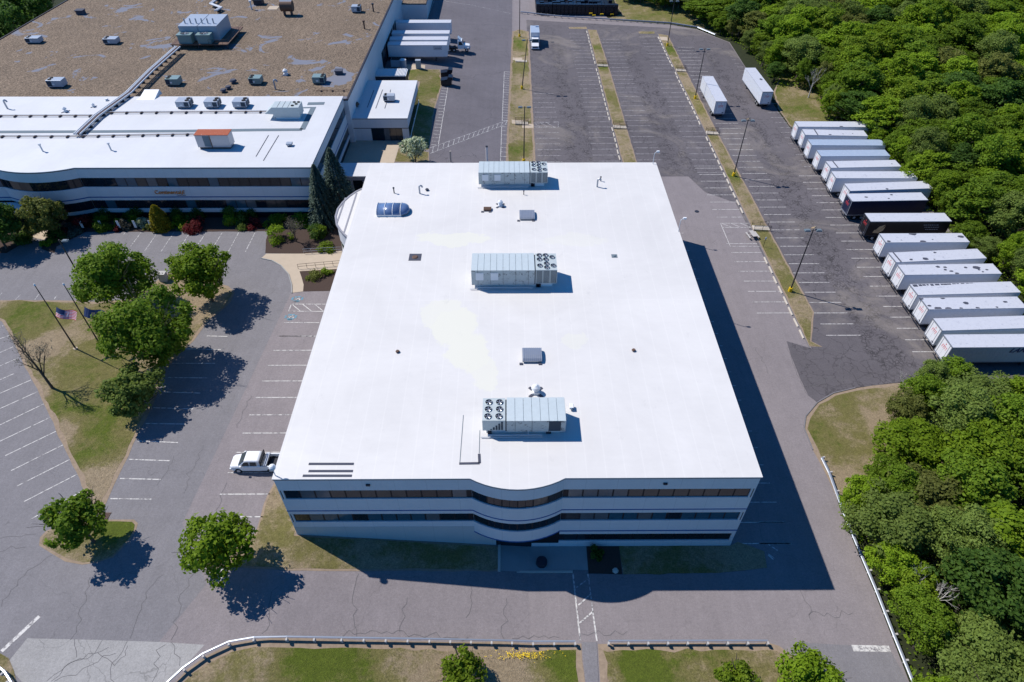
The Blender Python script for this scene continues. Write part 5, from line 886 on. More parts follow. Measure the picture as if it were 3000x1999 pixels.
mb = MB(); mb.box(5.0, 6.1, .05, .45, .95, 1.15); mb.box(5.0, 6.1, 2.15, 2.55, .95, 1.15); mb.build('fender', M['car'], tr); mb = MB(); mb.add([(4.72, .3, 1.85), (4.36, .3, 2.75), (4.36, 2.3, 2.75), (4.72, 2.3, 1.85)], [(0, 3, 2, 1)]); mb.build('windscreen', M['carglass'], tr)
for y_, nmx in ((.13, -1), (2.47, 1)): mb = MB(); mb.add([(3.4, y_, 1.8), (4.5, y_, 1.8), (4.2, y_ - nmx * .05 + .0, 2.65), (3.4, y_ - nmx * .05, 2.65)], [(0, 1, 2, 3)]); mb.build('side_window', M['carglass'], tr)
mb = MB(); mb.box(6.2, 6.4, .2, 2.4, .5, .85); mb.build('bumper', M['galv'], tr)
for x_, w2 in ((.9, .3), (2.1, .3), (5.5, .14)):
    for y_ in (.35, 2.25): mb = MB(); mb.tube((x_, y_ - w2, .5), (x_, y_ + w2, .5), .5, 14); w_ = mb.build('wheel', M['tyre'], tr); mb = MB(); mb.tube((x_, y_ - w2 - .02, .5), (x_, y_ + w2 + .02, .5), .24, 10); mb.build('rim', M['rim'], w_)
# box truck (nose towards the building)
p0 = G(*t(2, 0, 172, 466)); p1 = G(*t(2, 0, 252, 466)); bt = thing('box_truck', 'white box truck with pale blue roof facing the building by the left grass strip', 'truck', ((p0.x + p1.x) / 2 - 1.1, p0.y + .2, 0)); W = 2.3
mb = MB(); mb.box(-.1, W + .1, 3.1, 9.0, 1.0, 3.7); mb.build('cargo_box', M['trw'], bt, bevel=.04); mb = MB(); mb.box(-.08, W + .08, 3.12, 8.98, 3.7, 3.73); mb.build('box_roof', M['trroofblue'], bt)
mb = MB(); mb.box(.1, W - .1, 1.3, 2.95, .7, 1.6); mb.add([(.12, 1.3, 1.6), (W - .12, 1.3, 1.6), (W - .2, 1.75, 2.5), (.2, 1.75, 2.5), (.12, 2.95, 1.6), (W - .12, 2.95, 1.6), (W - .2, 2.9, 2.55), (.2, 2.9, 2.55)], [(0, 1, 2, 3), (5, 4, 7, 6), (3, 2, 6, 7), (4, 0, 3, 7), (1, 5, 6, 2)]); mb.build('cab', M['car'], bt, bevel=.05)
mb = MB(); mb.add([(.15, 1.28, 1.65), (W - .15, 1.28, 1.65), (W - .25, 1.7, 2.42), (.25, 1.7, 2.42)], [(0, 1, 2, 3)]); mb.build('windscreen', M['carglass'], bt)
mb = MB(); mb.add([(.15, 0, .6), (W - .15, 0, .6), (W - .15, 0, 1.1), (.15, 0, 1.1), (.12, 1.3, .6), (W - .12, 1.3, .6), (W - .15, 1.3, 1.6), (.15, 1.3, 1.6)], [(0, 1, 2, 3), (3, 2, 6, 7), (4, 0, 3, 7), (1, 5, 6, 2)]); mb.build('hood', M['car'], bt, bevel=.06)
mb = MB(); mb.box(.5, W - .5, -.03, 0.01, .65, 1.05); mb.build('grille', M['coil'], bt)
for x_ in (.2, W - .5): mb = MB(); mb.box(x_, x_ + .3, -.03, .01, .75, .98); mb.build('headlight', M['galv'], bt)
mb = MB(); mb.box(.0, W, -.12, .05, .4, .62); mb.build('bumper', M['white'], bt)
for x_ in (-.3, W + .3): mb = MB(); mb.box(x_ - .1, x_ + .1, 1.25, 1.32, 1.6, 2.0); mb.build('mirror', M['dkmetal'], bt)
for y_ in (.75, 6.6):
    for x_ in (.2, W - .2): mb = MB(); mb.tube((x_ - .14, y_, .42), (x_ + .14, y_, .42), .42, 14); w_ = mb.build('wheel', M['tyre'], bt); mb = MB(); mb.tube((x_ - .16, y_, .42), (x_ + .16, y_, .42), .2, 10); mb.build('rim', M['rim'], w_)
# pickup
pf = G(680, 1382); pk = thing('pickup_truck', 'white crew-cab pickup with black cargo bed beside the big building', 'pickup', (pf.x - .05, pf.y - .2, 2.8)); W = 1.95
def loft(mb, secs, mi=0):
    """secs: list of (x, halfwidth, zlow, zhigh) -> closed hull with flat top"""
    vs = []
    for x_, hw, z0_, z1_ in secs: vs += [(x_, W / 2 - hw, z0_), (x_, W / 2 + hw, z0_), (x_, W / 2 + hw, z1_ - .12), (x_, W / 2 + hw - .1, z1_), (x_, W / 2 - hw + .1, z1_), (x_, W / 2 - hw, z1_ - .12)]
    n = len(secs); fs = [tuple(range(5, -1, -1)), tuple(range((n - 1) * 6, n * 6))]
    for i in range(n - 1):
        for j in range(6): k = (j + 1) % 6; fs.append((i * 6 + j, i * 6 + k, (i + 1) * 6 + k, (i + 1) * 6 + j))
    mb.add(vs, fs, mi); return mb
mb = MB(); loft(mb, [(0, .52, .5, .85), (.08, .78, .42, 1.0), (.35, .93, .4, 1.12), (1.2, .98, .4, 1.22), (3.65, .98, .4, 1.24)]); mb.build('body', M['car'], pk)
mb = MB(); loft(mb, [(1.1, .90, 1.1, 1.24), (1.95, .80, 1.1, 1.96), (2.2, .79, 1.1, 2.0), (3.45, .79, 1.1, 2.0), (3.62, .82, 1.1, 1.9), (3.68, .86, 1.1, 1.25)]); mb.build('cab', M['car'], pk)
mb = MB(); hw = .72; mb.T = Matrix.Translation((-.04, 0, .04)); mb.quad((1.14, W / 2 - .84, 1.27), (1.9, W / 2 - .72, 1.92), (1.9, W / 2 + .72, 1.92), (1.14, W / 2 + .84, 1.27)); mb.build('windscreen', M['carglass'], pk)
for s_ in (-1, 1):
    yy = W / 2 + s_ * .98
    for x_a, x_b in ((1.55, 2.4), (2.55, 3.3)): mb = MB(); yt_ = W / 2 + s_ * .835; mb.quad((x_a, W / 2 + s_ * .925, 1.26), (x_b, W / 2 + s_ * .925, 1.26), (x_b, yt_, 1.84), (x_a + (.38 if x_a < 2 else .05), yt_, 1.84)); mb.build('side_window', M['carglass'], pk)
    mb = MB(); mb.box(1.35, 1.55, yy - .02 if s_ > 0 else yy - .2, yy + .2 if s_ > 0 else yy + .02, 1.2, 1.4); mb.build('mirror', M['car'], pk)
    mb = MB(); mb.box(3.66, 5.75, W / 2 + s_ * .97 - (.12 if s_ > 0 else 0), W / 2 + s_ * .97 + (0 if s_ > 0 else .12), .42, 1.22); mb.build('bed_side', M['car'], pk)
mb = MB(); mb.box(3.68, 5.75, .12, W - .12, .6, .7); mb.build('bed_floor', M['black'], pk); mb = MB(); mb.box(5.72, 5.8, .0, W, .45, 1.2); mb.build('tailgate', M['car'], pk); mb = MB(); mb.box(4.0, 4.4, .04, W - .04, 1.1, 1.38); mb.build('tool_box', M['galv'], pk)
mb = MB(); mb.path([(3.75, .1, 1.2), (3.8, .1, 2.0), (3.8, W - .1, 2.0), (3.75, W - .1, 1.2)], .06, 6); mb.tube((3.8, .1, 1.75), (3.8, W - .1, 1.75), .05, 6); mb.tube((3.8, .1, 1.5), (3.8, W - .1, 1.5), .05, 6); mb.build('headache_rack', M['black'], pk); mb = MB(); mb.box(-.06, .12, .15, W - .15, .42, .62); mb.build('bumper', M['car'], pk)
for x_ in (1.0, 4.75):
    for y_ in (.1, W - .1): mb = MB(); mb.tube((x_, y_ - .13, .4), (x_, y_ + .13, .4), .4, 16); w_ = mb.build('wheel', M['tyre'], pk); mb = MB(); mb.tube((x_, y_ - .15, .4), (x_, y_ + .15, .4), .22, 10); mb.build('rim', M['rim'], w_)
# ------------------------------------------------------------------ yard things
def dumpster(label, c):
    p = G(*t(1, 0, *c)); th = thing('dumpster', label, 'dumpster', p, 0, 'black dumpsters'); mb = MB(); mb.box(0, 2.6, 0, 1.9, .15, 1.3); mb.build('bin', M['black'], th); mb = MB(); mb.add([(-.05, -.05, 1.32), (1.6, -.05, 1.55), (1.6, 1.95, 1.55), (-.05, 1.95, 1.32)], [(0, 1, 2, 3)]); mb.add([(1.6, -.05, 1.3), (1.6, -.05, 1.55), (1.6, 1.95, 1.55), (1.6, 1.95, 1.3)], [(0, 1, 2, 3)]); mb.build('lid', M['black'], th); mb = MB(); mb.add([(1.6, .0, 1.3), (2.9, .0, 1.3), (2.9, 0, 2.0), (1.9, 0, 2.1), (1.6, 1.9, 1.3), (2.9, 1.9, 1.3), (2.9, 1.9, 2.0), (1.9, 1.9, 2.1)], [(0, 1, 2, 3), (5, 4, 7, 6), (3, 2, 6, 7), (1, 5, 6, 2), (4, 0, 3, 7)]); mb.build('open_hood', M['black'], th)
dumpster('farther of two black dumpsters beside the hatched strip', (1700, 720)); dumpster('nearer of two black dumpsters beside the hatched strip', (1700, 790))
p = G(*t(1, 0, 1470, 635)); mb = MB(); mb.box(0, 1.25, 0, 1.0, 0, 2.0); mb.box(-.05, 1.3, -.05, 1.05, 2.0, 2.08); o = mb.build('utility_cabinet', M['greyunit']); o.location = p; tag(o, 'tall green-grey cabinet on a pad by the docks', 'cabinet')
p = G(*t(1, 0, 1245, 625)); th = thing('compactor', 'grey-green compactor in the dock shade', 'machine', p); mb = MB(); mb.box(0, 2.6, 0, 1.8, .2, 1.9); mb.build('casing', M['greyunit'], th); mb = MB(); mb.box(.1, 2.5, .1, 1.7, 1.9, 1.95); mb.build('opening', M['darkroom'], th)
p = G(*t(1, 0, 1352, 630)); th = thing('liquid_tank', 'round pale tank beside the compactor', 'tank', p); mb = MB(); mb.cyl(0, .8, 0, 1.9, .85, 18); mb.build('shell', M['greyunit'], th); mb = MB(); mb.cyl(0, .8, 1.9, 2.15, .85, 18, 0, .3); mb.build('dome', M['white'], th)
p = G(*t(0, 1, 1500, 1025)); mb = MB(); mb.box(-.5, .6, 0, .9, 0, 1.4); mb.box(-.55, .65, -.05, .95, 1.4, 1.48); o = mb.build('utility_cabinet', M['wood']); o.location = p; tag(o, 'grey cabinet on the lawn between the two upper maples', 'cabinet')
p = G(1427, 473); th = thing('sign_post', 'tall white cylindrical post standing in the loading yard', 'post', p); mb = MB(); mb.cyl(0, 0, 0, 3.2, .22, 12); mb.build('post', M['white'], th); mb = MB(); mb.cyl(0, 0, 3.2, 3.4, .24, 12); mb.build('cap', M['dkmetal'], th)
p = G(1321, 475); mb = MB(); mb.box(-.15, .15, -.1, .1, 0, 2.4); o = mb.build('marker_post', M['block']); o.location = p; tag(o, 'short beige post just behind the big roof edge', 'post')
# picnic table
p = G(*t(2, 1, 2205, 610)); th = thing('picnic_table', 'grey picnic table at the edge of the grass strip by the steps', 'picnic table', p, rad(8)); mb = MB()
for k in range(4): mb.box(-.38 + k * .2, -.2 + k * .2, -.95, .95, .72, .77)
mb.build('top', M['wood'], th)
for s_ in (-1, 1): mb = MB(); mb.box(s_ * .82 - .13, s_ * .82 + .13, -.95, .95, .42, .47); mb.build('bench', M['wood'], th)
for y_ in (-.65, .65): mb = MB(); mb.tube((-.35, y_, .7), (-.75, y_, 0), .04, 4); mb.tube((.35, y_, .7), (.75, y_, 0), .04, 4); mb.tube((-.9, y_, .4), (.9, y_, .4), .04, 4); mb.build('leg', M['dkmetal'], th)
p = G(*t(2, 1, 2308, 700)); th = thing('small_sign', 'small tilted white sign on a stick in the right grass strip', 'sign', p); mb = MB(); mb.tube((0, 0, 0), (0, 0, 1.7), .04, 5); mb.build('stick', M['railpaint'], th); mb = MB(); mb.box(-.14, .14, -.02, .02, 1.5, 2.0); mb.build('plate', M['white'], th)
for i, c_ in enumerate(((775, 548), (950, 548), (1112, 548), (1260, 546), (1402, 544))):
    p = G(*t(0, 1, *c_)); th = thing('bay_sign', ('first', 'second', 'third', 'fourth', 'fifth')[i] + ' small white bay sign from the left, in front of the wing shrubs', 'sign', p, 0, 'white bay signs'); mb = MB(); mb.tube((0, 0, 0), (0, 0, 1.9), .04, 5); mb.build('post', M['dkmetal'], th); mb = MB(); mb.box(-.2, .2, -.03, .01, .5, 1.9); mb.build('plate', M['white'], th)
p = G(*t(1, 1, 390, 905)); q = G(*t(1, 1, 790, 870)); th = thing('handrail', 'dark handrail along the near side of the entrance walk', 'handrail', p); d = q - p; mb = MB()
for z_ in (.5, .95): mb.tube((0, 0, z_), (d.x, d.y, z_), .03, 5)
for k in range(6): mb.tube((d.x * k / 5, d.y * k / 5, 0), (d.x * k / 5, d.y * k / 5, .95), .03, 5)
mb.build('rail', M['railpaint'], th)
p = G(*t(1, 1, 440, 765)); q = G(*t(1, 1, 790, 745)); th = thing('handrail', 'grey handrail along the far side of the entrance walk, by the mulch', 'handrail', p); d = q - p; mb = MB()
for z_ in (.5, .95): mb.tube((0, 0, z_), (d.x, d.y, z_), .03, 5)
for k in range(6): mb.tube((d.x * k / 5, d.y * k / 5, 0), (d.x * k / 5, d.y * k / 5, .95), .03, 5)
mb.build('rail', M['galv'], th)
for nm, lb, px, r_ in (('manhole_cover', 'round dark planter or cover on the shaded front patio', t(2, 3, 272, 475), .62), ('manhole_cover', 'manhole cover in the right aisle', t(2, 1, 1698, 377), .42)):
    p = G(*px); mb = MB(); mb.cyl(0, 0, 0, .03 if r_ < .5 else .5, r_, 18, 0, r_ * .95); o = mb.build(nm if r_ < .5 else 'round_planter', M['dkmetal']); o.location = (p.x, p.y, p.z + .035); tag(o, lb if r_ < .5 else 'round dark planter on the shaded front patio', 'cover' if r_ < .5 else 'planter')
p = G(*t(0, 3, 965, 45)); mb = MB()
for k in range(7): mb.box(-.45 + k * .14, -.37 + k * .14, -.4, .4, 0, .03)
mb.box(-.5, .55, -.45, -.4, 0, .04); mb.box(-.5, .55, .4, .45, 0, .04); o = mb.build('storm_drain', M['brownpipe']); o.location = (p.x, p.y, p.z + .03); tag(o, 'rusty storm drain grate beside the small tree island', 'drain')
p = G(*t(2, 3, 950, 545)); mb = MB(); mb.cyl(0, 0, 0, .35, .38, 7, 0, .2); o = mb.build('rock', M['block']); o.location = p; tag(o, 'pale rock in the dark mulch bed by the patio', 'rock')
# stacks of black crates at the far end
r = random.Random(8); mb = MB(); mb.box(-.56, .56, -.5, .5, 0, 1.0); 
proto = []
def crate_stack(n_, seed, yl=False):
    th = thing('crate_stack', 'stack of black plastic crates in the big block behind the far guardrail', 'crate stack', (0, 0, 0), 0, 'stacked black crates')
    rr = random.Random(seed)
    for k in range(n_):
        mb = MB(); o_ = rr.uniform(-.04, .04); mb.box(-.56 + o_, .56 + o_, -.5, .5, k * .78, k * .78 + .7); mb.box(-.6 + o_, .6 + o_, -.54, .54, k * .78 + .64, k * .78 + .74); mb.build('crate', M['black'], th)
    return th
A_ = G(*t(2, 0, 240, 140)); B_ = G(*t(2, 0, 870, 165)); C_ = G(*t(2, 0, 1010, 150)); ptypes = [crate_stack(3, 1), crate_stack(4, 2), crate_stack(3, 3)]; used = [False] * 3; cnt = 0
dx = (C_.x - A_.x); ny = 12; nx = int(dx / 1.28)
for j in range(ny):
    for i in range(nx):
        x_ = A_.x + i * 1.28; y_ = A_.y + 1 + (C_.y - A_.y) * i / nx + j * 1.15
        if cnt > 290 or (j > 3 and i > nx - j * .35): continue
        k = r.choice((0, 0, 1, 2)) if j else 1; o = ptypes[k]
        if used[k]: copy_thing(o, (x_ + r.uniform(-.05, .05), y_, 0), r.uniform(-.03, .03))
        else: o.location = (x_, y_, 0); used[k] = True
        cnt += 1
for i, (x_, y_) in enumerate(((590, 118), (720, 140), (790, 120), (825, 120), (750, 158), (820, 155), (915, 140))):
    p = G(*t(2, 0, x_, y_ + 6)); mb = MB(); mb.box(-.5, .5, 0, .3, .5, .68); mb.box(-.5, -.38, 0, .3, .3, .5); mb.box(.38, .5, 0, .3, .3, .5); mb.box(-.06, .06, 0, .3, .3, .5); o = mb.build('pallet', M['yellow']); o.location = (p.x, p.y - .8, .1 + .25 * (i % 3)); tag(o, 'yellow pallet poking out of the black crate block', 'pallet', 'yellow pallets by the crate block')
# ------------------------------------------------------------------ vegetation
import numpy as np
def quads_mesh(name, P, Nn, S1, S2, mat, rng, up=None):
    n = len(P); a = rng.normal(size=(n, 3)) if up is None else up; Nn = Nn / (np.linalg.norm(Nn, axis=1, keepdims=True) + 1e-9)
    T1 = np.cross(Nn, a); T1 /= np.linalg.norm(T1, axis=1, keepdims=True) + 1e-9; T2 = np.cross(Nn, T1)
    V = np.empty((n, 4, 3)); bend = Nn * (S1[:, None] * .25)
    V[:, 0] = P - T1 * S1[:, None] - bend; V[:, 1] = P - T2 * S2[:, None]; V[:, 2] = P + T1 * S1[:, None] - bend; V[:, 3] = P + T2 * S2[:, None]
    me = bpy.data.meshes.new(name); me.vertices.add(n * 4); me.vertices.foreach_set('co', V.astype(np.float32).ravel()); me.loops.add(n * 4); me.loops.foreach_set('vertex_index', np.arange(n * 4, dtype=np.int32))
    me.polygons.add(n); me.polygons.foreach_set('loop_start', np.arange(0, n * 4, 4, dtype=np.int32)); me.polygons.foreach_set('loop_total', np.full(n, 4, dtype=np.int32)); me.materials.append(mat); me.update(calc_edges=True); return me
def crown_pts(rng, R, Hc, nl, npl, up=.25, lob=(.20, .36), hollow=.35):
    Ps = []; Ns = []
    for i in range(nl):
        d = rng.normal(size=3); d[2] += up; d /= np.linalg.norm(d); rl = R * rng.uniform(*lob); f = rng.uniform(.55, .88) if i > nl * .2 else rng.uniform(0, .4)
        c = d * np.array([R, R, Hc / 2]) * f; e = rng.normal(size=(npl, 3)); e /= np.linalg.norm(e, axis=1, keepdims=True); k = (e @ d) > -hollow; e[~k] *= -1
        rr = rl * rng.uniform(.45, 1, size=(npl, 1)) ** .5 * (1 + .18 * rng.normal(size=(npl, 1))); sq = np.array([1, 1, .75]); Ps.append(c + e * rr * sq); Ns.append(e + np.array([0, 0, .45]) + rng.normal(size=(npl, 3)) * .55)
    return np.concatenate(Ps), np.concatenate(Ns)
def limbs(R, h, hc0, seed, tr, n=7, mat='bark', name='trunk', th=None, fork=1.0):
    rr = random.Random(seed); mb = MB(); mb.tube((0, 0, -.1), (0, 0, hc0), tr, 8, 0, tr * .75); top = (rr.uniform(-.3, .3), rr.uniform(-.3, .3), hc0 + (h - hc0) * .75); mb.tube((0, 0, hc0), top, tr * .75, 7, 0, tr * .2)
    for k in range(n):
        a = k * 2.4 + rr.uniform(-.3, .3); z0 = hc0 * .85 + (h - hc0) * .5 * k / n; L = R * rr.uniform(.6, .9) * fork; z1 = z0 + L * rr.uniform(.5, 1.0); m = (math.cos(a) * L * .5, math.sin(a) * L * .5, z0 + (z1 - z0) * .4)
        e = (math.cos(a + .2) * L, math.sin(a + .2) * L, z1); mb.tube((0, 0, z0), m, tr * .4, 5, 0, tr * .25); mb.tube(m, e, tr * .25, 5, 0, .03)
        for q in range(2): f = (e[0] + rr.uniform(-1, 1) * L * .3, e[1] + rr.uniform(-1, 1) * L * .3, e[2] + rr.uniform(.1, .5) * L); mb.tube(m, f, tr * .14, 4, 0, .02)
    return mb.build(name, M[mat], th)
def tree(label, base, h, R, hc0, mat, seed, leaf=.23, dens=1.0, group=None, name='broadleaf_tree', cat='tree', up=.25, lobes=48, wx=1.0, lob=(.18, .33)):
    rng = np.random.default_rng(seed); th = thing(name, label, cat, base, 0, group); Hc = h - hc0; n = int(4 * math.pi * R * (R + Hc / 2) / 2 * 3.2 * dens / (2 * leaf * leaf)); P, Nn = crown_pts(rng, R, Hc, lobes, max(20, n // lobes), up, lob)
    k_ = len(P) // 3; P2 = rng.normal(size=(k_, 3)); P2 /= np.linalg.norm(P2, axis=1, keepdims=True); P2 *= rng.uniform(.25, .92, (k_, 1)) * np.array([R, R, Hc / 2]) * (.84 + .16 * np.sin(P2[:, :1] * 7 + P2[:, 1:2] * 5)); P = np.concatenate([P, P2]); Nn = np.concatenate([Nn, P2 / R + rng.normal(size=P2.shape) * .6 + np.array([0, 0, .4])])
    P[:, 0] *= wx; P[:, 2] += hc0 + Hc / 2; P[:, 2] = np.maximum(P[:, 2], .15 + rng.uniform(0, .5, len(P))); s = leaf * rng.uniform(.55, 1.25, len(P)); me = quads_mesh('crown', P, Nn, s, s * .7, M[mat], rng); o = bpy.data.objects.new('crown', me); COL.objects.link(o); o.parent = th
    limbs(R, h, hc0 + .3, seed, .05 + h * .018, th=th); return th
def TR(label, base, toppx, R, hc0, mat, seed, **k):
    p = G(*base); h = zat(*toppx, p.y) - p.z; h = k.pop('h', h); return tree(label, p, h, R, hc0, mat, seed, **k)
TR('largest upper maple, left of the three clustered maples', (372, 900), (275, 690), 5.5, .9, 'lfb', 1, h=10.6, wx=1.08)
TR('maple standing alone on the tan corner of the triangular lawn, right of the cluster', (624, 884), (593, 694), 4.6, 1.9, 'lfa', 2, h=9.6)
TR('big dark green maple in front, whose shadow falls across the parking bays', (484, 1062), (380, 815), 5.7, 1.3, 'lfb', 3, h=11.5, wx=1.05)
TR('low wide pale green tree on the lower lawn, right of the bare tree', (425, 1195), (385, 1065), 3.9, .9, 'lfc', 4, h=6.0)
TR('small dark tree on the little kerbed island', (276, 1588), (175, 1429), 3.0, 1.6, 'lfb', 5, h=7.4)
TR('loose bright green tree at the near corner of the dry bank', (676, 1660), (631, 1499), 3.8, 1.7, 'lfa', 6, h=7.0, dens=.8, leaf=.24)
TR('small tree covered in white blossom by the annex lawn', (1218, 476), (1222, 410), 2.7, .8, 'lfw', 7, h=5.2, name='flowering_tree')
TR('dark evergreen-like tree at the far left edge in front of the wing', (20, 728), (5, 570), 4.3, .8, 'lfe', 8, h=8.6); TR('olive green tree beside the wing entrance walk', (158, 690), (127, 577), 3.8, .9, 'lfo', 9, h=7.6)
TR('round bright bush in the grass strip left of the footpath', (1352, 1995), (1340, 1900), 2.3, .2, 'lfd', 10, h=3.2, leaf=.16, name='bush', cat='bush'); TR('lime green bush in the grass strip right of the footpath', (2145, 2015), (2120, 1905), 2.1, .2, 'lfd', 11, h=3.2, leaf=.16, name='bush', cat='bush')
TR('large rounded bush at the bottom beside the right driveway', (2350, 2010), (2330, 1880), 2.9, .2, 'lfa', 12, h=4.4, leaf=.18, name='bush', cat='bush')
def bare(label, p, h, seed, mat='bark', lean=(0, 0), leaves=True, group=None):
    th = thing('bare_tree', label, 'bare tree', p, 0, group); rr = random.Random(seed); mb = MB(); tips = []
    def br(a, d, L, r_, dep):
        b = a + d * L; mb.tube(a, b, r_, 5 if dep else 7, 0, r_ * .6)
        if dep >= 4: tips.append(b); return
        for k in range(3 if dep else 5): br(a.lerp(b, rr.uniform(.45, 1)), (d + Vector((rr.uniform(-.75, .75), rr.uniform(-.75, .75), rr.uniform(-.1, .5)))).normalized(), L * rr.uniform(.5, .75), r_ * .5, dep + 1)
    br(Vector((0, 0, 0)), Vector((lean[0], lean[1], 1)).normalized(), h * .42, .06 + h * .012, 0); mb.build('trunk', M[mat], th)
    if leaves:
        rng = np.random.default_rng(seed); P = np.repeat(np.array([tuple(x) for x in tips]), 5, 0) + rng.normal(size=(len(tips) * 5, 3)) * .25; s = rng.uniform(.05, .12, len(P)); o = bpy.data.objects.new('twigs', quads_mesh('twigs', P, rng.normal(size=P.shape), s, s * .6, M['lfg'], rng)); COL.objects.link(o); o.parent = th
    return th
bare('nearly bare tree leaning over the left edge of the lawn', G(155, 1138), 10.5, 21, lean=(-.12, .1))
def spruce(label, p, h, R, seed):
    th = thing('spruce_tree', label, 'conifer', p, 0, 'blue spruces in the corner'); rng = np.random.default_rng(seed); Ps = []; Ns = []; Us = []
    n = 13000; z = rng.uniform(0, 1, n) ** 1.25; tier = np.floor(z * 20) / 20; fr = (z * 20) % 1; rad_ = R * (1 - z) ** .8 * (.75 + .35 * (1 - fr)) + .12; a = rng.uniform(0, 2 * np.pi, n); nb = 13; ab = np.round((a + tier * 40) / (2 * np.pi / nb)) * (2 * np.pi / nb) - tier * 40; a = ab + (a - ab) * .62; u = rng.uniform(.25, 1, n) ** .6
    P = np.stack([np.cos(a) * rad_ * u, np.sin(a) * rad_ * u, z * h * .97 + .25 - u * rad_ * .18], 1); D = np.stack([np.cos(a), np.sin(a), -.25 + 0 * a], 1); Nn = np.stack([np.cos(a) * .3, np.sin(a) * .3, 1 + 0 * a], 1) + rng.normal(size=(n, 3)) * .35; T1 = np.cross(Nn, D); s = rng.uniform(.12, .26, n)
    me = quads_mesh('crown', P, Nn, s * .9, s * .45, M['lff'], rng, up=T1); o = bpy.data.objects.new('crown', me); COL.objects.link(o); o.parent = th; mb = MB(); mb.tube((0, 0, 0), (0, 0, h), .2, 8, 0, .03); mb.build('trunk', M['bark'], th)
p = G(957, 655); spruce('slimmer left blue spruce between the wing and the main building', p, 11.5, 3.1, 31); p = G(1004, 632); spruce('taller right blue spruce touching the curved bay', p, 13.2, 4.1, 32)
def shrub(label, c, R, h, mat, seed, group='shrubs in the mulch beds', leaf=.13, name='shrub', lobes=9, dens=1):
    p = G(*c); rng = np.random.default_rng(seed); n = int(2 * math.pi * R * (R + h) * .9 * dens / (leaf * leaf)); P, Nn = crown_pts(rng, R, h * 1.6, lobes, n // lobes, .9, (.35, .55)); P[:, 2] = np.abs(P[:, 2]) + .05; P[:, 2] *= h / max(.1, np.percentile(P[:, 2], 98)); s = leaf * rng.uniform(.6, 1.2, len(P))
    me = quads_mesh(name, P, Nn, s, s * .7, M[mat], rng); o = bpy.data.objects.new(name, me); COL.objects.link(o); o.location = p; return tag(o, label, 'shrub', group)
SH = [('dark red shrub at the left end of the wing bed', 790, 525, 1.5, 2.4, 'lfr'), ('broad green shrub, second from the left in the wing bed', 955, 530, 1.5, 1.9, 'lfb'), ('small lime shrub low behind the second bay sign', 965, 545, 1.3, .9, 'lfd'), ('small dark red ball beside the third bay sign', 1078, 545, .8, 1.0, 'lfr'), ('yellow-green shrub right of the small dark red ball', 1110, 510, 1.0, 1.5, 'lfd'), ('grey leafed shrub in the wing bed', 1180, 520, 1.2, 1.7, 'lfg'), ('mid green shrub right of the grey leafed one', 1245, 480, 1.1, 1.6, 'lfa'), ('pale variegated shrub left of the golden conifer', 1325, 515, 1.3, 1.6, 'lfw'), ('olive shrub at the foot of the golden conifer', 1380, 530, 1.0, 1.0, 'lfo'),
      ('low bright green shrub just right of the golden conifer', 1670, 500, 1.9, 1.5, 'lfa'), ('rounded red shrub next to the low bright green one', 1805, 535, 1.9, 1.6, 'lfr'), ('bright green shrub at the right group of the wing bed', 2110, 490, 1.6, 1.6, 'lfa'), ('grey green shrub in the right group of the wing bed', 2215, 500, 1.7, 1.5, 'lfc'), ('dark red shrub at the right end of the wing bed', 2330, 510, 1.4, 1.3, 'lfr'),
      ('dark shrub against the wing behind the second bay sign', 1010, 440, 2.2, 2.0, 'lfe'), ('dark shrub against the wing behind the fourth bay sign', 1250, 440, 2.2, 2.0, 'lfe'), ('dark shrub against the wing behind the low bright green one', 1640, 440, 2.0, 2.0, 'lfe'), ('dark shrub against the wing behind the red one', 1790, 440, 2.0, 1.9, 'lfe'), ('dark tall shrub against the wing, right group', 2160, 440, 2.3, 2.4, 'lfe'), ('dark low shrub against the wing near its right end', 2290, 440, 1.8, 1.9, 'lfe'),
      ('spreading juniper at the left end of the wing bed', 690, 540, 2.1, 1.0, 'lff'), ('yellow-green ball in the mulch by the lone light', 440, 690, .9, 1.0, 'lfd'), ('dark shrub beside the entrance walk, right side', 520, 620, 1.6, 1.4, 'lfe'), ('reddish shrub beside the entrance walk', 560, 590, 1.3, 1.2, 'lfr'), ('dark shrub beside the entrance walk, left side', 230, 640, 1.9, 1.3, 'lfe'), ('olive shrub at the left of the entrance walk', 280, 560, 1.5, 1.3, 'lfo')]
for i, (l_, x, y, R, h, m_) in enumerate(SH): shrub(l_, t(0, 1, x, y), R, h, m_, 100 + i)
rng = np.random.default_rng(55); p = G(*t(0, 1, 1500, 535)); n = 5200; z = rng.uniform(0, 1, n); a = rng.uniform(0, 6.283, n); rr_ = 1.75 * np.sin(np.pi * (1 - z) ** .62 * .5 + .12) * (1 + .1 * np.sin(a * 5 + z * 9)) * rng.uniform(.8, 1.05, n) * (1 - z * .35); P = np.stack([np.cos(a) * rr_, np.sin(a) * rr_, z * 4.6 + .1], 1); s = rng.uniform(.08, .18, n)
o = bpy.data.objects.new('golden_conifer', quads_mesh('golden_conifer', P, np.stack([np.cos(a), np.sin(a), .5 + 0 * a], 1) + rng.normal(size=(n, 3)) * .5, s, s * .7, M['lfy'], rng)); COL.objects.link(o); o.location = p; tag(o, 'tall golden cone-shaped conifer in the wing bed', 'conifer')
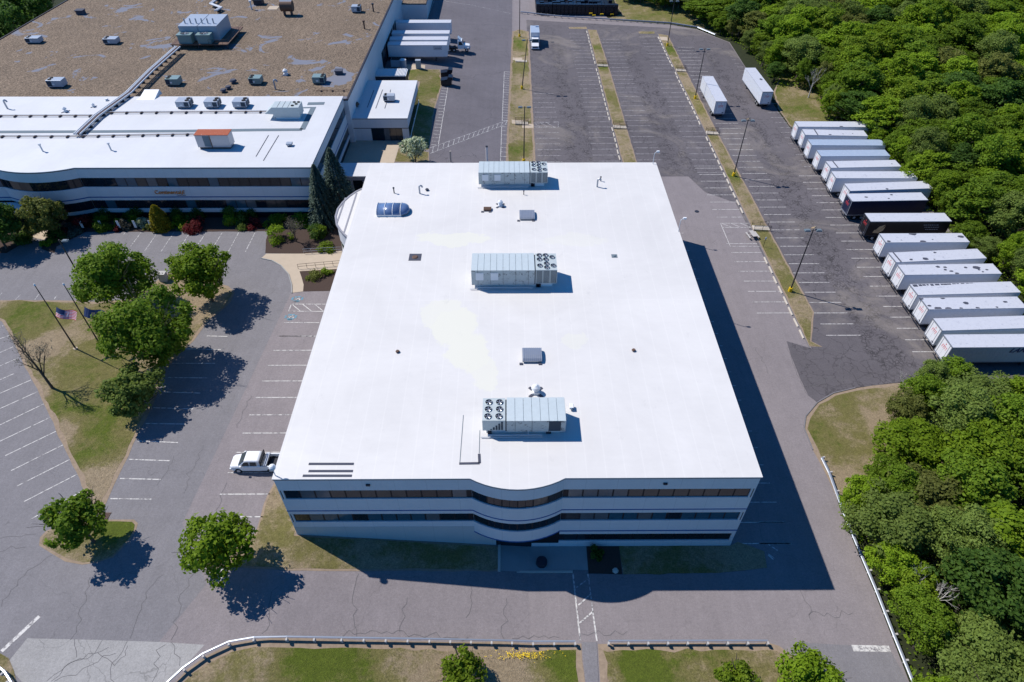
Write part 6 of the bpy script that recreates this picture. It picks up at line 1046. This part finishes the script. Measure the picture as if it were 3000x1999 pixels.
for i, (l_, x, y, R, h, m_, d_) in enumerate((('loose green shrub at the left corner of the mulch triangle', 215, 640, 2.1, 2.4, 'lfa', .5), ('dense dark round bush with golden top in the mulch triangle', 575, 610, 1.75, 1.9, 'lfe', 1.3), ('low yellow-green shrub by the curved bay', 655, 715, 1.7, .9, 'lfd', 1), ('sprawling light shrub under the sparse grey tree', 180, 480, 2.2, 1.3, 'lfb', .5), ('loose green shrub right of the sparse grey tree', 460, 480, 2.2, 1.6, 'lfb', .6), ('olive shrub in the mulch below the walk', 560, 985, 1.4, .9, 'lfo', .8), ('small bright shrub in the mulch below the walk', 640, 945, 1.0, .9, 'lfd', 1))): shrub(l_, t(1, 1, x, y), R, h, m_, 200 + i, dens=d_, leaf=.14)
o = shrub('golden tuft on top of the dense dark round bush', t(1, 1, 600, 600), 1.1, .5, 'lfd', 230); o.location.z += 1.45
bare('sparse grey-twigged small tree in the mulch triangle', G(*t(1, 1, 372, 655)), 5.5, 41); shrub('dark green shrub in the shade beside the front patio', t(2, 3, 760, 400), .9, 1.0, 'lfe', 240)
# woods
bl = TG(3, 3, 1375, 1700, 1160, 1130, 1000, 720, 795, 240) + TG(3, 2, 720, 1560, 790, 1430, 910, 1120, 1040, 830, 1180, 690, 1250, 560, 1450, 530, 1560, 440, 1680, 440, 1760, 620, 2300, 610)
WOOD = [(p.x, p.y) for p in bl] + [(92, 49), (80.5, 64), (79, 90), (78, 122)] + [(p.x, p.y) for p in TG(3, 0, 540, 1120, 470, 960, 400, 860, 330, 830, 60, 800) + TG(2, 0, 2230, 560, 2090, 420, 1920, 330, 1740, 235, 1660, 160, 1560, 110, 1300, 75, 1010, 20, 960, -60)] + [(36, 330), (260, 330), (260, -30), (30, -30)]
def inside(x, y, P):
    c = False; n = len(P)
    for i in range(n):
        x1, y1 = P[i]; x2, y2 = P[(i + 1) % n]
        if (y1 > y) != (y2 > y) and x < (x2 - x1) * (y - y1) / (y2 - y1) + x1: c = not c
    return c
def bdist(x, y, P, m):
    best = 1e9
    for i in range(m):
        a = Vector(P[i]); b = Vector(P[i + 1]); d = b - a; u = max(0, min(1, (Vector((x, y)) - a).dot(d) / max(1e-6, d.length_squared))); best = min(best, (a + d * u - Vector((x, y))).length)
    return best
inv = camo.matrix_world.inverted()
def toimg(p):
    q = inv @ Vector(p); return (1500 + CF * q.x / -q.z, 999.5 - CF * q.y / -q.z) if q.z < 0 else (1e6, 1e6)
nb = len(WOOD) - 5; pts = []; rw = random.Random(77)
for tries in range(60000):
    x = rw.uniform(20, 215); y = rw.uniform(-25, 300)
    if not inside(x, y, WOOD): continue
    d = bdist(x, y, WOOD, nb); far = y > 190
    sp = 2.4 if d < 2.4 else (4.5 if y < 130 else (5.8 if y < 200 else 7.2))
    if d < .7: continue
    a = toimg((x, y, 0)); b = toimg((x, y, 12))
    if max(a[0], b[0]) < -60 or min(a[0], b[0]) > 3130 or max(a[1], b[1]) < -40 or min(a[1], b[1]) > 2080: continue
    if any((x - q[0]) ** 2 + (y - q[1]) ** 2 < ((sp + q[2]) / 2) ** 2 for q in pts): continue
    pts.append((x, y, sp, d))
print('wood trees', len(pts))
kinds = [('bright green broadleaf tree in the woods on the right', 'lfa', 30), ('mid green broadleaf tree in the woods on the right', 'lfb', 30), ('grey-green fine-leaved tree in the woods on the right', 'lfc', 18), ('yellow-green tree in the woods on the right', 'lfd', 4), ('dark green tree in the woods on the right', 'lfe', 9), ('olive-brown tree in the woods on the right', 'lfo', 5)]
protos = []
for ki, (lb, m_, wt) in enumerate(kinds):
    for v in range(2):
        fine = m_ == 'lfc'; o = tree(lb, (0, 0, 0), 11.5, 3.7, 1.2, m_, 300 + ki * 10 + v, leaf=.14 if fine else .18, dens=.62 if fine else .8, group='trees of the woods: ' + m_.replace('lf', 'kind '), lobes=70, up=.7, lob=(.15, .29))
        o['group'] = ('bright green', 'mid green', 'grey-green', 'yellow-green', 'dark green', 'olive')[ki] + ' trees of the woods'; protos.append([o, ki, False])
pts.sort(key=lambda q: math.hypot(q[0], q[1]))
for i, (x, y, sp, d) in enumerate(pts[:298]):
    f = mnoise.noise(Vector((x * .045, y * .045, 3.3))); w_ = [k[2] for k in kinds]
    if d < 3.5: w_ = [40, 28, 12, 12, 3, 4]
    elif f > .12: w_ = [46, 34, 8, 7, 3, 2]
    elif f < -.12: w_ = [30, 42, 14, 3, 8, 3]
    ki = rw.choices(range(6), w_)[0]; pr = protos[ki * 2 + rw.randrange(2)]; hs = rw.uniform(.72, 1.18) * (.5 + min(.5, d * .07)) ; ws = (sp / 4.9) * rw.uniform(1.0, 1.3) * (1.12 if d > 3.5 else 1.25)
    sc = (ws, ws * rw.uniform(.9, 1.1), hs); loc = (x, y, 0); rz = rw.uniform(0, 6.28)
    if pr[2]: cc_ = copy_thing(pr[0], loc, rz, scale=sc)
    else: pr[0].location = loc; pr[0].rotation_euler.z = rz; pr[0].scale = sc; pr[2] = True; cc_ = pr[0]
    cc_.rotation_euler.x = rw.uniform(-.16, .16); cc_.rotation_euler.y = rw.uniform(-.16, .16)
for pr in protos:
    if not pr[2]:
        for c in list(pr[0].children): bpy.data.objects.remove(c)
        bpy.data.objects.remove(pr[0])
def scatter(name, n, test, box, zr, leaf, mat, seed, edge=None):
    rng = np.random.default_rng(seed); X = []; k = 0
    while len(X) < n and k < n * 6:
        k += 1; x = rw.uniform(box[0], box[1]); y = rw.uniform(box[2], box[3])
        if test(x, y): X.append((x, y, rw.random() ** 2 * zr * (.4 + .6 * abs(mnoise.noise(Vector((x * .3, y * .3, 0)))) * 2)))
    P = np.array(X); s = rng.uniform(.5, 1.2, len(P)) * leaf; o = bpy.data.objects.new(name, quads_mesh(name, P, np.array([0, 0, 1.0]) + rng.normal(size=P.shape) * .6, s, s * .7, M[mat], rng)); COL.objects.link(o); return tag(o, kind='stuff')
o = scatter('undergrowth', 26000, lambda x, y: inside(x, y, WOOD) and (x + y * .0 < 110), (20, 112, -10, 215), 1.9, .28, 'lfb', 5); tag(o, 'low green undergrowth filling the floor of the woods', 'undergrowth')
o = scatter('woodland_edge_growth', 15000, lambda x, y: inside(x, y, WOOD) and bdist(x, y, WOOD, nb) < 3.2, (20, 95, -5, 215), 2.3, .17, 'lfa', 6); tag(o, 'bright shrubby growth along the front edge of the woods', 'undergrowth')
if len(pts) > 298:
    rng = np.random.default_rng(9); AP = []; AN = []
    for (x, y, sp, d) in pts[298:]:
        P, Nn = crown_pts(rng, 4.2, 9, 14, 130, .5); P[:, 2] += 6.5; AP.append(P + np.array([x, y, 0])); AN.append(Nn)
    P = np.concatenate(AP); s = rng.uniform(.3, .6, len(P)); o = bpy.data.objects.new('distant_woods', quads_mesh('distant_woods', P, np.concatenate(AN), s, s * .7, M['lfb'], rng)); COL.objects.link(o); tag(o, 'far part of the woods merging into one green mass', 'woods', kind='stuff')
# dark trees left of the warehouse
o0 = None; i = 0
for y in range(172, 232, 8):
    for x in range(-168, -124, 8):
        if x > -127 - (y - 172) * .05 or i >= 34: continue
        xx = x + rw.uniform(-2, 2); yy = y + rw.uniform(-2, 2)
        if o0 is None: o0 = o = tree('dark tree in the black wood left of the warehouse', (0, 0, 0), 13, 4.6, 1.5, 'lfe', 410, leaf=.35, dens=.7, group='dark trees left of the warehouse')
        else: o = copy_thing(o0, (0, 0, 0), rw.uniform(0, 6))
        o.location = (xx, yy, 2.8); i += 1
sheet('access_road', [(-126, 140), (-123.5, 140), (-122.5, 168), (-127, 176), (-150, 182), (-150, 170), (-134, 164)], .02, M['load'])
sheet('lawn', [(-150, 130), (-126, 130), (-127, 160), (-150, 168)], .01, M['midgrass'])
for i, (c_, h, lean, s_) in enumerate((((3, 3, 1250, 980), 8, (.5, .1), 61), ((3, 3, 1760, 150), 9, (.1, .1), 62), ((3, 3, 2010, 640), 8, (.4, .2), 63), ((3, 2, 1240, 600), 6, (.1, .2), 64), ((3, 2, 1830, 1500), 9, (-.1, .1), 65), ((3, 0, 370, 900), 9, (.05, .1), 66))):
    bare('pale leafless birch ' + ('near the right guardrail, leaning right', 'standing upright deep in the lower right woods', 'leaning right near the bottom right corner', 'at the edge of the right verge', 'with thin twigs beside the lower right verge', 'at the woods edge beside the first trailer')[i], G(*t(*c_)), h, s_, 'birch', lean, False, 'pale bare birches')
# yellow flowers and grass tufts
rng = np.random.default_rng(12); P = []
for k in range(230): p = G(*t(2, 3, rw.gauss(110, 120), rw.gauss(1325, 22))); P.append((p.x, p.y, p.z + .2 + rw.random() * .1))
P = np.array(P); s = rng.uniform(.03, .06, len(P)); M['flower'] = simple('yellow_petals', (.75, .52, .01), .6)
o = bpy.data.objects.new('wildflowers', quads_mesh('wildflowers', P, np.array([0, 0, 1.0]) + rng.normal(size=P.shape) * .2, s, s, M['flower'], rng)); COL.objects.link(o); tag(o, 'patch of small yellow wildflowers in the grass strip left of the footpath', 'flowers', kind='stuff')
